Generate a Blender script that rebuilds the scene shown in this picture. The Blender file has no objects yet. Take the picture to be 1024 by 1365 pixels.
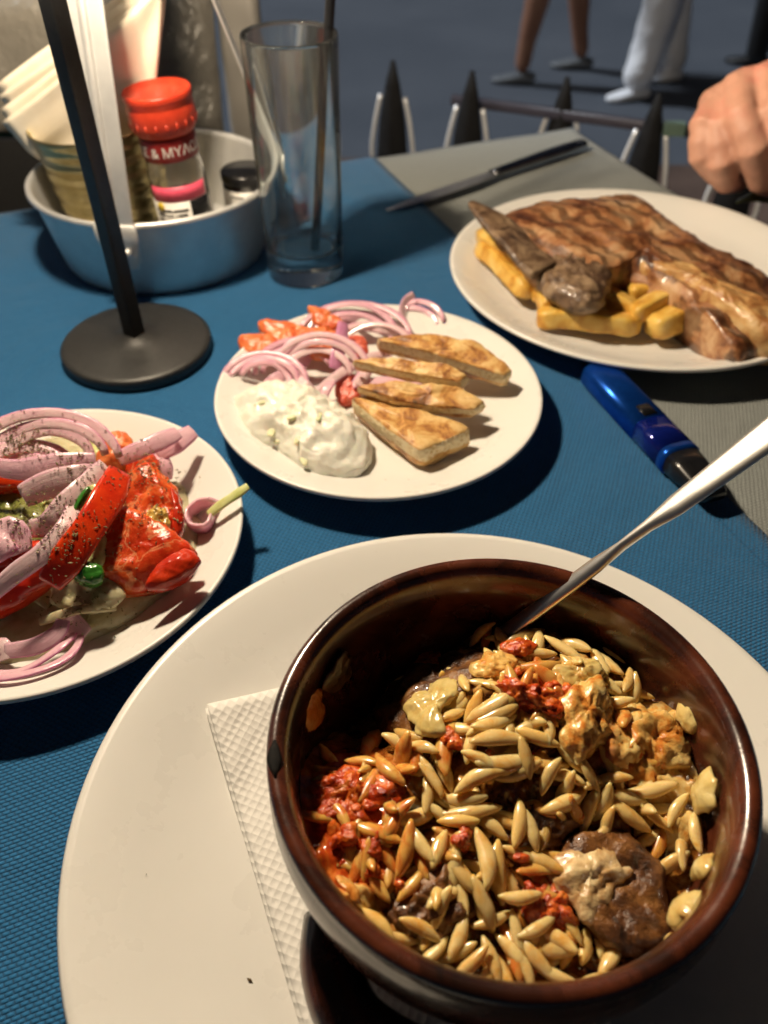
import bpy, bmesh, math, random
from mathutils import Vector, Matrix, Euler, noise
random.seed(7)
R = math.radians
scene = bpy.context.scene
C = scene.collection

# ------------------------------------------------------------------ camera, sky, sun, exposure
CAM_Z = 0.31            # metres above the table top (z = 0)
PITCH = 44.0            # degrees below the horizon
FOC = 1090.0 / 1365.0   # focal length in picture heights
cam_d = bpy.data.cameras.new('camera')
cam_d.sensor_fit = 'VERTICAL'; cam_d.sensor_height = 32.0; cam_d.sensor_width = 24.0
cam_d.lens = 32.0 * FOC
cam_d.clip_start = 0.01; cam_d.clip_end = 400
cam_d.dof.use_dof = True; cam_d.dof.focus_distance = 0.32; cam_d.dof.aperture_fstop = 8.0
cam = bpy.data.objects.new('camera', cam_d); C.objects.link(cam)
cam.location = (0, 0, CAM_Z); cam.rotation_euler = (R(90 - PITCH), 0, 0)
scene.camera = cam

SUN_EL, SUN_AZ = 46.0, -72.0      # night street light standing high beyond the far left of the street
world = bpy.data.worlds.new('World'); scene.world = world; world.use_nodes = True
wn = world.node_tree.nodes; wl = world.node_tree.links
sky = wn.new('ShaderNodeTexSky'); sky.sky_type = 'NISHITA'; sky.sun_disc = False
sky.sun_elevation = R(SUN_EL); sky.sun_rotation = R(SUN_AZ)
wl.new(sky.outputs[0], wn['Background'].inputs[0]); wn['Background'].inputs[1].default_value = 0.012
sky.dust_density = 6.0; sky.air_density = 0.5; sky.ozone_density = 0.4
sun_d = bpy.data.lights.new('sun', 'SUN'); sun_d.energy = 2.9; sun_d.angle = R(6); sun_d.color = (0.86, 0.93, 1.0)
sun = bpy.data.objects.new('sun', sun_d); C.objects.link(sun)
_d = Vector((math.sin(R(SUN_AZ)) * math.cos(R(SUN_EL)), math.cos(R(SUN_AZ)) * math.cos(R(SUN_EL)), math.sin(R(SUN_EL))))
sun.rotation_euler = _d.to_track_quat('Z', 'Y').to_euler()
scene.cycles.use_denoising = True; scene.cycles.max_bounces = 9; scene.cycles.use_adaptive_sampling = True; scene.cycles.adaptive_threshold = 0.025
scene.view_settings.view_transform = 'Standard'; scene.view_settings.look = 'None'
scene.view_settings.exposure = 0.0; scene.view_settings.gamma = 1.0

# ------------------------------------------------------------------ helpers
_cp, _sp = math.cos(R(PITCH)), math.sin(R(PITCH))
def P(px, py, z=0.0):
    """point at height z that the photograph shows at (px, py)"""
    x = (px - 512) / 1090.0; y = -(py - 682.5) / 1090.0
    d = Vector((x, _cp + y * _sp, -_sp + y * _cp))
    return Vector((0, 0, CAM_Z)) + d * ((z - CAM_Z) / d.z)
def n3(v, f, s=0.0):
    return noise.noise(Vector((v[0] * f + s, v[1] * f - s * 1.7, v[2] * f + s * 0.6)))

def tag(o, label=None, cat=None, group=None, kind=None):
    if label: o['label'] = label
    if cat: o['category'] = cat
    if group: o['group'] = group
    if kind: o['kind'] = kind
    return o
def root(name, loc, label, cat, group=None):
    o = bpy.data.objects.new(name, None); C.objects.link(o); o.location = loc; o.empty_display_size = 0.02
    return tag(o, label, cat, group)
def abs_loc(o):
    v = Vector((0, 0, 0))
    while o is not None: v += o.location; o = o.parent
    return v
def link(name, data, material=None, parent=None, smooth=True, origin=None):
    """data = (verts, faces) in world space -> one mesh object whose origin is its base"""
    vs, fs = data[0], data[1]
    base = abs_loc(parent) if parent is not None else Vector((0, 0, 0))
    vs = [Vector(v) for v in vs]
    if origin is None:
        lo = [min(v[i] for v in vs) for i in range(3)]; hi = [max(v[i] for v in vs) for i in range(3)]
        origin = Vector(((lo[0] + hi[0]) / 2, (lo[1] + hi[1]) / 2, lo[2]))
    me = bpy.data.meshes.new(name)
    me.from_pydata([tuple(v - origin) for v in vs], [], fs)
    if smooth: me.polygons.foreach_set('use_smooth', [True] * len(me.polygons))
    if isinstance(material, (list, tuple)):
        for m in material: me.materials.append(m)
    elif material: me.materials.append(material)
    if len(data) > 2 and data[2]:
        for p, i in zip(me.polygons, data[2]): p.material_index = i
    if len(data) > 3 and data[3]:
        a = me.attributes.new('rim', 'FLOAT_VECTOR', 'POINT'); a.data.foreach_set('vector', [c for q in data[3] for c in q])
    bm = bmesh.new(); bm.from_mesh(me); bmesh.ops.recalc_face_normals(bm, faces=bm.faces); bm.to_mesh(me); bm.free()
    me.update()
    o = bpy.data.objects.new(name, me); C.objects.link(o)
    if parent is not None: o.parent = parent
    o.location = origin - base
    return o
def thing(name, data, material, label, cat, group=None, kind=None, smooth=True):
    return tag(link(name, data, material, None, smooth), label, cat, group, kind)
def bevel(o, w, seg=2, angle=40):
    m = o.modifiers.new('bevel', 'BEVEL'); m.width = w; m.segments = seg; m.limit_method = 'ANGLE'; m.angle_limit = R(angle)
    return o
def subsurf(o, n=1):
    m = o.modifiers.new('subdivision', 'SUBSURF'); m.levels = n; m.render_levels = n; return o
def sharp(o, ang=35):
    me = o.data; bm = bmesh.new(); bm.from_mesh(me)
    for e in bm.edges:
        if len(e.link_faces) == 2 and e.calc_face_angle(0) > R(ang): e.smooth = False
    bm.to_mesh(me); bm.free(); return o

def merge(*ds):
    V, F, M = [], [], []
    for d in ds:
        k = len(V); V += list(d[0]); F += [tuple(i + k for i in f) for f in d[1]]
        M += list(d[2]) if len(d) > 2 and d[2] else [0] * len(d[1])
    return V, F, M
def box(c, s, rz=0.0, rot=None):
    m = rot if rot is not None else Matrix.Rotation(rz, 3, 'Z'); V = []
    for i in (-1, 1):
        for j in (-1, 1):
            for k in (-1, 1): V.append(Vector(c) + m @ Vector((i * s[0] / 2, j * s[1] / 2, k * s[2] / 2)))
    return V, [(0, 1, 3, 2), (4, 6, 7, 5), (0, 4, 5, 1), (2, 3, 7, 6), (0, 2, 6, 4), (1, 5, 7, 3)]
def lathe(c, prof, seg=64, sx=1.0, tilt=None, close=False):
    """profile [(r, z)] turned about the vertical through c"""
    V, F = [], []; n = len(prof); c = Vector(c)
    for r, z in prof:
        for i in range(seg):
            a = 2 * math.pi * i / seg; v = Vector((r * math.cos(a) * sx, r * math.sin(a), z))
            if tilt is not None: v = tilt @ v
            V.append(c + v)
    for j in range(n - 1 if not close else n):
        k = (j + 1) % n
        for i in range(seg):
            F.append((j * seg + i, j * seg + (i + 1) % seg, k * seg + (i + 1) % seg, k * seg + i))
    if not close:
        if prof[0][0] > 1e-6: F.append(tuple(reversed(range(seg))))
        if prof[-1][0] > 1e-6: F.append(tuple(range((n - 1) * seg, n * seg)))
    return V, F
def sweep(path, sizes, up=(0, 0, 1), ex=2.0, seg=12, rim=False, caps=True):
    """superellipse section (half width a, half height b) carried along a path"""
    path = [Vector(p) for p in path]; n = len(path); V, F, A = [], [], []; run = 0.0
    if not isinstance(sizes, list): sizes = [sizes] * n
    if len(sizes) != n:
        m = len(sizes); out = []
        for i in range(n):
            t = i / (n - 1) * (m - 1); k = min(int(t), m - 2); f = t - k
            out.append(tuple(sizes[k][q] * (1 - f) + sizes[k + 1][q] * f for q in (0, 1)))
        sizes = out
    ups = up if isinstance(up, list) else [up] * n
    for i, p in enumerate(path):
        run += (p - path[max(i - 1, 0)]).length
        t = (path[min(i + 1, n - 1)] - path[max(i - 1, 0)]).normalized()
        side = t.cross(Vector(ups[i]))
        if side.length < 1e-5: side = t.cross(Vector((1, 0, 0)))
        side.normalize(); u = side.cross(t).normalized(); a, b = sizes[i]
        for k in range(seg):
            th = 2 * math.pi * (k + 0.5) / seg; cs, sn = math.cos(th), math.sin(th)
            V.append(p + side * (a * math.copysign(abs(cs) ** (2 / ex), cs)) + u * (b * math.copysign(abs(sn) ** (2 / ex), sn)))
            A.append((max(0.0, cs), run, th))
    for i in range(n - 1):
        for k in range(seg):
            F.append((i * seg + k, i * seg + (k + 1) % seg, (i + 1) * seg + (k + 1) % seg, (i + 1) * seg + k))
    if caps:
        F.append(tuple(reversed(range(seg)))); F.append(tuple(range((n - 1) * seg, n * seg)))
    return (V, F, None, A) if rim else (V, F)
def spline(pts, n):
    """n points on a Catmull-Rom curve through pts"""
    pts = [Vector(p) for p in pts]; m = len(pts) - 1; out = []
    for i in range(n):
        t = i / (n - 1) * m; k = min(int(t), m - 1); f = t - k
        p0, p1, p2, p3 = pts[max(k - 1, 0)], pts[k], pts[k + 1], pts[min(k + 2, m)]
        out.append(0.5 * ((2 * p1) + (p2 - p0) * f + (2 * p0 - 5 * p1 + 4 * p2 - p3) * f * f + (3 * p1 - p0 - 3 * p2 + p3) * f ** 3))
    return out
def ring_outline(pts, n, round_=True):
    pts = [Vector((p[0], p[1], 0)) for p in pts]; m = len(pts); out = []
    # even spacing along the closed outline
    if round_:
        dense = []
        for k in range(m):
            p0, p1, p2, p3 = pts[k - 1], pts[k], pts[(k + 1) % m], pts[(k + 2) % m]
            for q in range(16):
                f = q / 16
                dense.append(0.5 * ((2 * p1) + (p2 - p0) * f + (2 * p0 - 5 * p1 + 4 * p2 - p3) * f * f + (3 * p1 - p0 - 3 * p2 + p3) * f ** 3))
    else:
        dense = []
        for k in range(m):
            for q in range(16): dense.append(pts[k].lerp(pts[(k + 1) % m], q / 16))
    L = [0.0]
    for i in range(len(dense)): L.append(L[-1] + (dense[(i + 1) % len(dense)] - dense[i]).length)
    j = 0
    for i in range(n):
        t = L[-1] * i / n
        while L[j + 1] < t: j += 1
        f = (t - L[j]) / max(1e-9, L[j + 1] - L[j]); out.append(dense[j].lerp(dense[(j + 1) % len(dense)], f))
    return out
def lump(pts, z0, h, p=2.5, amp=0.0, freq=100.0, seg=48, rings=10, seed=0.0, round_=True, under=0.3, fine=0.0, ffreq=400.0):
    """soft solid over a plan outline; z0 number or f(x, y)"""
    zf = z0 if callable(z0) else (lambda x, y: z0)
    o = ring_outline(pts, seg, round_); c = sum(o, Vector()) / len(o); V, F = [], []
    levels = []
    for i in range(4): levels.append((0.80 + 0.2 * math.sin(math.pi / 2 * i / 4), -under * h * (1 - math.sin(math.pi / 2 * i / 4)), 0))
    for i in range(rings + 1):
        s = math.cos(math.pi / 2 * i / (rings + 0.6)); levels.append((s, h * (1 - s ** p) ** (1 / p), 1))
    for s, dz, top in levels:
        for q in o:
            v = c + (q - c) * s; z = zf(v.x, v.y) + dz
            w = Vector((v.x, v.y, z)); dirv = Vector((v.x - c.x, v.y - c.y, 0)); dirv = dirv.normalized() * s + Vector((0, 0, math.sqrt(max(0, 1 - s * s))))
            a = amp * noise.fractal(w * freq + Vector((seed, seed * 2, -seed)), 0.8, 2.1, 3) if amp else 0
            if fine: a += fine * noise.noise(w * ffreq + Vector((seed, 3, seed)))
            V.append(w + dirv * a)
    n = len(levels)
    for j in range(n - 1):
        for i in range(seg): F.append((j * seg + i, j * seg + (i + 1) % seg, (j + 1) * seg + (i + 1) % seg, (j + 1) * seg + i))
    F.append(tuple(reversed(range(seg)))); F.append(tuple(range((n - 1) * seg, n * seg)))
    return V, F
def px_outline(pp, z): return [P(x, y, z) for x, y in pp]
def bake(o):
    dg = bpy.context.evaluated_depsgraph_get(); me = bpy.data.meshes.new_from_object(o.evaluated_get(dg))
    V = [o.matrix_world @ v.co for v in me.vertices]; F = [tuple(p.vertices) for p in me.polygons]
    bpy.data.meshes.remove(me); return V, F
def fuse(pieces, voxel, smooth=6):
    """union of closed pieces as one continuous skin"""
    o = link('fuse', merge(*pieces), None, None, True, Vector((0, 0, 0)))
    m = o.modifiers.new('r', 'REMESH'); m.mode = 'VOXEL'; m.voxel_size = voxel
    s = o.modifiers.new('s', 'SMOOTH'); s.factor = 0.5; s.iterations = smooth
    bpy.context.view_layer.update(); d = bake(o); me = o.data
    bpy.data.objects.remove(o); bpy.data.meshes.remove(me); return d
def limb(pts, rad, seg=14, flat=1.0):
    """closed tapered limb with rounded ends through pts"""
    pts = [Vector(p) for p in pts]
    P_, S_ = [], []
    d0 = (pts[0] - pts[1]).normalized(); d1 = (pts[-1] - pts[-2]).normalized()
    for f in (0.95, 0.7): P_.append(pts[0] + d0 * rad[0] * f); S_.append(rad[0] * math.sqrt(1 - f * f))
    for i in range(len(pts)):
        P_.append(pts[i]); S_.append(rad[i])
        if i < len(pts) - 1: P_.append((pts[i] + pts[i + 1]) / 2); S_.append((rad[i] + rad[i + 1]) / 2)
    for f in (0.7, 0.95): P_.append(pts[-1] + d1 * rad[-1] * f); S_.append(rad[-1] * math.sqrt(1 - f * f))
    return sweep(P_, [(s, s * flat) for s in S_], (0.31, 0.2, 0.93), 2.0, seg)
def ball(c, r, s=(1, 1, 1), seg=16):
    V, F = lathe((0, 0, 0), [(max(1e-4, r * math.sin(math.pi * i / 10)), -r * math.cos(math.pi * i / 10)) for i in range(11)], seg)
    return [Vector(c) + Vector((v.x * s[0], v.y * s[1], v.z * s[2])) for v in V], F

# ------------------------------------------------------------------ materials
def new_mat(name):
    m = bpy.data.materials.new(name); m.use_nodes = True
    nt = m.node_tree; return m, nt, nt.nodes['Principled BSDF']
def setp(b, **k):
    names = dict(rough='Roughness', metal='Metallic', spec='Specular IOR Level', coat='Coat Weight', coat_rough='Coat Roughness',
                 sss='Subsurface Weight', sss_scale='Subsurface Scale', trans='Transmission Weight', ior='IOR', sheen='Sheen Weight', alpha='Alpha')
    for q, v in k.items():
        b.inputs[names[q]].default_value = v
    if 'sss' in k: b.inputs['Subsurface Radius'].default_value = (1.0, 0.5, 0.3)
def coords(nt, kind='Object', offset=True):
    tc = nt.nodes.new('ShaderNodeTexCoord'); out = tc.outputs[kind]
    if offset:
        oi = nt.nodes.new('ShaderNodeObjectInfo'); mul = nt.nodes.new('ShaderNodeMath'); mul.operation = 'MULTIPLY'; mul.inputs[1].default_value = 37.0
        add = nt.nodes.new('ShaderNodeVectorMath'); add.operation = 'ADD'
        nt.links.new(oi.outputs['Random'], mul.inputs[0]); nt.links.new(out, add.inputs[0]); nt.links.new(mul.outputs[0], add.inputs[1]); out = add.outputs[0]
    return out
def noise_n(nt, vec, scale, detail=4, rough=0.6, dist=0.0):
    n = nt.nodes.new('ShaderNodeTexNoise'); n.inputs['Scale'].default_value = scale; n.inputs['Detail'].default_value = detail
    n.inputs['Roughness'].default_value = rough; n.inputs['Distortion'].default_value = dist
    nt.links.new(vec, n.inputs['Vector']); return n.outputs['Fac']
def ramp(nt, fac, stops):
    r = nt.nodes.new('ShaderNodeValToRGB'); e = r.color_ramp.elements
    e[0].position, e[0].color = stops[0][0], (*stops[0][1], 1); e[1].position, e[1].color = stops[-1][0], (*stops[-1][1], 1)
    for pos, c in stops[1:-1]:
        q = e.new(pos); q.color = (*c, 1)
    nt.links.new(fac, r.inputs[0]); return r.outputs[0]
def mix(nt, fac, a, b, mode='MIX'):
    m = nt.nodes.new('ShaderNodeMix'); m.data_type = 'RGBA'; m.blend_type = mode
    for v, i in ((fac, 0), (a, 6), (b, 7)):
        if isinstance(v, (int, float)): m.inputs[i].default_value = v
        elif isinstance(v, tuple): m.inputs[i].default_value = (*v, 1)
        else: nt.links.new(v, m.inputs[i])
    return m.outputs[2]
def math_n(nt, op, a, b=None, clamp=False):
    m = nt.nodes.new('ShaderNodeMath'); m.operation = op; m.use_clamp = clamp
    for i, v in enumerate((a, b)):
        if v is None: continue
        if isinstance(v, (int, float)): m.inputs[i].default_value = v
        else: nt.links.new(v, m.inputs[i])
    return m.outputs[0]
def bump(nt, bsdf, h, strength=0.3, dist=0.001):
    b = nt.nodes.new('ShaderNodeBump'); b.inputs['Strength'].default_value = strength; b.inputs['Distance'].default_value = dist
    nt.links.new(h, b.inputs['Height'])
    old = bsdf.inputs['Normal'].links
    if old: nt.links.new(old[0].from_socket, b.inputs['Normal'])
    nt.links.new(b.outputs[0], bsdf.inputs['Normal'])
def noisy(name, stops, scale=200, detail=4, dist=0.0, bscale=None, bstr=0.3, bdist=0.0006, offset=True, nrough=0.6, **k):
    m, nt, b = new_mat(name); v = coords(nt, 'Object', offset)
    nt.links.new(ramp(nt, noise_n(nt, v, scale, detail, nrough, dist), stops), b.inputs['Base Color']); setp(b, **k)
    if bscale: bump(nt, b, noise_n(nt, v, bscale, 4), bstr, bdist)
    return m

def weave(name, c1, c2, sx, sy, rz):
    m, nt, b = new_mat(name); v = coords(nt, 'Object', False)
    mp = nt.nodes.new('ShaderNodeMapping'); mp.inputs['Rotation'].default_value = (0, 0, rz); nt.links.new(v, mp.inputs[0])
    wob = nt.nodes.new('ShaderNodeTexNoise'); wob.inputs['Scale'].default_value = 60; wob.inputs['Detail'].default_value = 2; nt.links.new(mp.outputs[0], wob.inputs['Vector'])
    sc = nt.nodes.new('ShaderNodeVectorMath'); sc.operation = 'SCALE'; sc.inputs['Scale'].default_value = 0.0012; nt.links.new(wob.outputs['Color'], sc.inputs[0])
    ad = nt.nodes.new('ShaderNodeVectorMath'); ad.operation = 'ADD'; nt.links.new(mp.outputs[0], ad.inputs[0]); nt.links.new(sc.outputs[0], ad.inputs[1])
    sep = nt.nodes.new('ShaderNodeSeparateXYZ'); nt.links.new(ad.outputs[0], sep.inputs[0])
    X = math_n(nt, 'DIVIDE', sep.outputs[0], sx); Y = math_n(nt, 'DIVIDE', sep.outputs[1], sy)
    row = math_n(nt, 'FLOOR', Y); par = math_n(nt, 'MULTIPLY', math_n(nt, 'MODULO', math_n(nt, 'ABSOLUTE', row), 2.0), 0.5)
    fx = math_n(nt, 'FRACT', math_n(nt, 'ADD', X, par)); fy = math_n(nt, 'FRACT', Y)
    hx = math_n(nt, 'SINE', math_n(nt, 'MULTIPLY', fx, math.pi)); hy = math_n(nt, 'SINE', math_n(nt, 'MULTIPLY', fy, math.pi))
    h = math_n(nt, 'POWER', math_n(nt, 'MULTIPLY', hx, hy), 0.6)
    big = noise_n(nt, v, 9, 4); thr = noise_n(nt, ad.outputs[0], 700, 2)
    col = mix(nt, h, c2, c1)
    col = mix(nt, math_n(nt, 'MULTIPLY', big, 0.55), col, tuple(x * 0.55 for x in c1))
    col = mix(nt, math_n(nt, 'MULTIPLY', thr, 0.35), col, tuple(min(1, x * 1.8 + 0.01) for x in c1))
    nt.links.new(col, b.inputs['Base Color']); setp(b, rough=0.85, spec=0.25, sheen=0.15)
    bump(nt, b, h, 0.9, 0.0006); bump(nt, b, noise_n(nt, v, 25, 3), 0.30, 0.004); bump(nt, b, noise_n(nt, v, 7, 3, 0.5, 1.5), 0.35, 0.012)
    return m

TAB = R(22.0)      # the table is turned by this much against the camera
M_blue = weave('blue_cloth', (0.018, 0.148, 0.345), (0.002, 0.022, 0.062), 0.0030, 0.0017, -TAB)
M_grey = weave('grey_cloth', (0.28, 0.30, 0.29), (0.09, 0.10, 0.10), 0.0028, 0.0019, -TAB)
M_seam = weave('blue_hem', (0.010, 0.11, 0.27), (0.003, 0.03, 0.09), 0.0026, 0.0014, -TAB)

def ceramic(name, c):
    m, nt, b = new_mat(name); v = coords(nt)
    nt.links.new(mix(nt, noise_n(nt, v, 14, 3), c, tuple(x * 0.93 for x in c)), b.inputs['Base Color'])
    rr = math_n(nt, 'ADD', math_n(nt, 'MULTIPLY', noise_n(nt, v, 30, 5), 0.28), 0.16); nt.links.new(rr, b.inputs['Roughness'])
    setp(b, spec=0.45, sss=0.05, sss_scale=0.004); bump(nt, b, noise_n(nt, v, 40, 2), 0.06, 0.001)
    return m
M_plate = ceramic('white_stoneware', (0.78, 0.76, 0.72))
M_black = noisy('black_metal', [(0.3, (0.020, 0.020, 0.020)), (0.7, (0.032, 0.031, 0.030))], 300, bscale=1500, bstr=0.08, rough=0.46, spec=0.5)
M_steel = noisy('steel', [(0.3, (0.55, 0.54, 0.52)), (0.7, (0.66, 0.65, 0.63))], 60, bscale=150, bstr=0.03, rough=0.17, metal=1.0)
M_dark_steel = noisy('dark_steel', [(0.3, (0.20, 0.20, 0.21)), (0.7, (0.30, 0.30, 0.31))], 80, rough=0.22, metal=1.0)
M_alu = noisy('aluminium', [(0.3, (0.72, 0.72, 0.72)), (0.7, (0.86, 0.86, 0.85))], 40, bscale=90, bstr=0.08, rough=0.48, metal=0.70)
M_can = noisy('gilded_tin', [(0.3, (0.42, 0.34, 0.16)), (0.7, (0.62, 0.54, 0.30))], 50, bscale=120, bstr=0.1, rough=0.32, metal=1.0)
M_paper = noisy('cream_paper', [(0.3, (0.78, 0.69, 0.55)), (0.7, (0.86, 0.79, 0.66))], 60, bscale=200, bstr=0.15, rough=0.9, spec=0.1)

def glass_mat(name, c=(1, 1, 1), rough=0.0):
    m, nt, b = new_mat(name); b.inputs['Base Color'].default_value = (*c, 1); setp(b, trans=1.0, rough=rough, ior=1.48)
    return m
def film(m, amount, scale=60):  # smudge film of diffuse white, also standing in for bright glass highlights
    nt = m.node_tree; out = nt.nodes['Material Output']; b = nt.nodes['Principled BSDF']; mx = nt.nodes.new('ShaderNodeMixShader'); df = nt.nodes.new('ShaderNodeBsdfDiffuse'); df.inputs[0].default_value = (0.8, 0.82, 0.82, 1)
    v = coords(nt, 'Object', False); nt.links.new(math_n(nt, 'MULTIPLY', math_n(nt, 'POWER', noise_n(nt, v, scale, 4), 2.0), amount), mx.inputs[0])
    nt.links.new(b.outputs[0], mx.inputs[1]); nt.links.new(df.outputs[0], mx.inputs[2]); nt.links.new(mx.outputs[0], out.inputs[0]); return m
M_glass = film(glass_mat('clear_glass', (0.97, 1.0, 0.985)), 0.06)
M_clear = glass_mat('clear_plastic', (0.93, 0.92, 0.90), 0.05)
M_redcap = noisy('red_plastic', [(0.3, (0.50, 0.035, 0.014)), (0.7, (0.62, 0.055, 0.02))], 120, rough=0.35, sss=0.05, sss_scale=0.003)
M_dkred = noisy('dark_red_label', [(0.3, (0.20, 0.012, 0.012)), (0.7, (0.26, 0.018, 0.016))], 120, rough=0.3)
M_blackp = noisy('black_plastic', [(0.3, (0.006, 0.006, 0.007)), (0.7, (0.012, 0.012, 0.013))], 200, rough=0.25)
M_pink = noisy('pink_label', [(0.3, (0.75, 0.07, 0.14)), (0.7, (0.85, 0.12, 0.2))], 500, rough=0.4)
M_white = noisy('white_print', [(0.3, (0.72, 0.70, 0.66)), (0.7, (0.8, 0.78, 0.74))], 300, rough=0.5)
M_yellow = noisy('yellow_print', [(0.3, (0.7, 0.5, 0.03)), (0.7, (0.8, 0.58, 0.05))], 300, rough=0.5)

# ------------------------------------------------------------------ setting: deck, street
GZ = -0.75
M_asphalt = noisy('asphalt', [(0.3, (0.055, 0.066, 0.085)), (0.7, (0.085, 0.097, 0.118))], 1.2, 6, offset=False, bscale=120, bstr=0.5, bdist=0.006, rough=0.8)
M_deck = noisy('deck_timber', [(0.3, (0.06, 0.035, 0.025)), (0.7, (0.12, 0.075, 0.055))], 6, 5, offset=False, bscale=30, rough=0.7)
st = link('street', ([Vector((-150, -150, GZ - 0.12)), Vector((150, -150, GZ - 0.12)), Vector((150, 150, GZ - 0.12)), Vector((-150, 150, GZ - 0.12))], [(0, 1, 2, 3)]), M_asphalt)
tag(st, kind='structure')
GS = GZ - 0.12
deck = link('terrace_deck', box((0.2, -0.2, GZ - 0.055), (9, 6.0, 0.11), R(-3)), M_deck, smooth=False); tag(deck, kind='structure')

# unseen canopy added overhead to keep street and sky light off the table
M_canvas = noisy('blocker_canvas', [(0.3, (0.10, 0.09, 0.08)), (0.7, (0.14, 0.13, 0.11))], 5, rough=0.9)
aw = root('light_blocker', (0, 0.3, 1.45), 'unseen dark canopy added overhead to keep light off the table', 'light_blocker')
link('canvas', box((-0.5, -0.27, 1.60), (8.0, 3.2, 0.02), 0, Matrix.Rotation(R(-2), 3, 'X')), M_canvas, aw, False)
for xx in (-2.4, 2.4):
    link('pole', sweep([(xx, 1.25, GZ), (xx, 1.25, 1.56)], (0.025, 0.025), (0, 1, 0)), M_black, aw)

# ------------------------------------------------------------------ table, cloths
TU = Vector((math.cos(TAB), math.sin(TAB), 0)); TV = Vector((-math.sin(TAB), math.cos(TAB), 0))
CORNER = Vector((0.200, 0.914, 0))          # far right corner
TW, TD = 1.25, 0.86
M_wood = noisy('dark_wood', [(0.3, (0.05, 0.02, 0.012)), (0.7, (0.11, 0.045, 0.025))], 8, 6, 1.5, rough=0.5)
tc = CORNER - TU * TW / 2 - TV * TD / 2
tb = root('dining_table', tc + Vector((0, 0, GZ)), 'dark wooden dining table under the blue and grey cloths', 'table')
link('tabletop', box(tc + Vector((0, 0, -0.020)), (TW, TD, 0.03), TAB), M_wood, tb, False)
for i in (-1, 1):
    for j in (-1, 1):
        q = tc + TU * (i * (TW / 2 - 0.06)) + TV * (j * (TD / 2 - 0.06))
        link('leg', box(q + Vector((0, 0, (GZ - 0.036) / 2)), (0.05, 0.05, -GZ - 0.036), TAB), M_wood, tb, False)
def cloth(u0, u1, v0, v1, z, hang, sides, nu=90, nv=70, seed=0.0, drop=0.0):
    """sheet on the table in table axes measured from the far right corner; hangs over the listed sides"""
    V, F = [], []
    us = [u0 + (u1 - u0) * i / nu for i in range(nu + 1)]; vs = [v0 + (v1 - v0) * j / nv for j in range(nv + 1)]
    ext = 0.003
    for v in vs:
        for u in us:
            x, y, zz = u, v, z
            if u > ext: over = u - ext; x = ext + min(0.004, over) + 0.01 * math.sin(v * 23 + seed) * min(1, over * 8); zz = z - over
            if v > ext: over = v - ext; y = ext + min(0.004, over) + 0.01 * math.sin(u * 21 + seed) * min(1, over * 8); zz = z - over
            w = CORNER + TU * x + TV * y; w.z = zz + 0.0010 * noise.noise(Vector((u * 14, v * 14, seed)))
            V.append(w)
    for j in range(nv):
        for i in range(nu):
            a = j * (nu + 1) + i; F.append((a, a + 1, a + nu + 2, a + nu + 1))
    return V, F
gc = thing('tablecloth', cloth(-0.60, 0.10, -TD, 0.10, -0.0035, 0.1, 'ru'), M_grey, 'grey woven tablecloth with its far corner beyond the knife', 'tablecloth')
m = gc.modifiers.new('t', 'SOLIDIFY'); m.thickness = 0.001; m.offset = 1
bc = root('table_runner', tc, 'blue woven runner cloth spread under the plates', 'table runner')
BE = -0.226
bl = link('cloth', cloth(-TW, BE, -TD, 0.06, -0.0008, 0.06, 'u', 130, 100, 2.0), M_blue, bc)
m = bl.modifiers.new('t', 'SOLIDIFY'); m.thickness = 0.0012; m.offset = 1
hem = cloth(BE - 0.0165, BE - 0.0155, -TD, 0.0, 0.0007, 0, '', 2, 120, 2.0)
link('hem_stitch', hem, M_seam, bc)

# ------------------------------------------------------------------ plates
def plate(c, rad, label, rim_z=0.022, well=0.60, sx=1.0):
    c = Vector((c[0], c[1], 0)); r = rad
    prof = [(0.0001, 0.0042), (r * well * 0.7, 0.0042), (r * well, 0.0050), (r * (well + 0.10), 0.0080), (r * (well + 0.2), 0.0122),
            (r * 0.92, rim_z - 0.0030), (r * 0.975, rim_z - 0.0008), (r * 0.992, rim_z), (r, rim_z - 0.0010), (r * 0.998, rim_z - 0.0026),
            (r * 0.95, rim_z - 0.0062), (r * (well + 0.12), 0.0042), (r * (well + 0.02), 0.0022), (r * well, 0.0004), (r * (well - 0.05), 0.0004), (r * (well - 0.07), 0.0014), (0.0001, 0.0014)]
    o = thing('plate', lathe(c, prof, 128, sx), M_plate, label, 'plate', 'white plates on the table')
    return o
BIG = (0.0313, 0.1385); MEZ = (-0.0033, 0.408); SAL = (-0.1712, 0.2866); STK = (0.1860, 0.562)
plate(BIG, 0.1456, 'large white plate under the brown clay bowl', 0.022, 0.62)
plate(MEZ, 0.0985, 'white plate holding pita wedges, onion and white dip', 0.021, 0.62)
plate(SAL, 0.1002, 'white plate of tomato and onion salad', 0.021, 0.62)
plate(STK, 0.137, 'white plate of grilled meat and chips', 0.022, 0.64)

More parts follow.
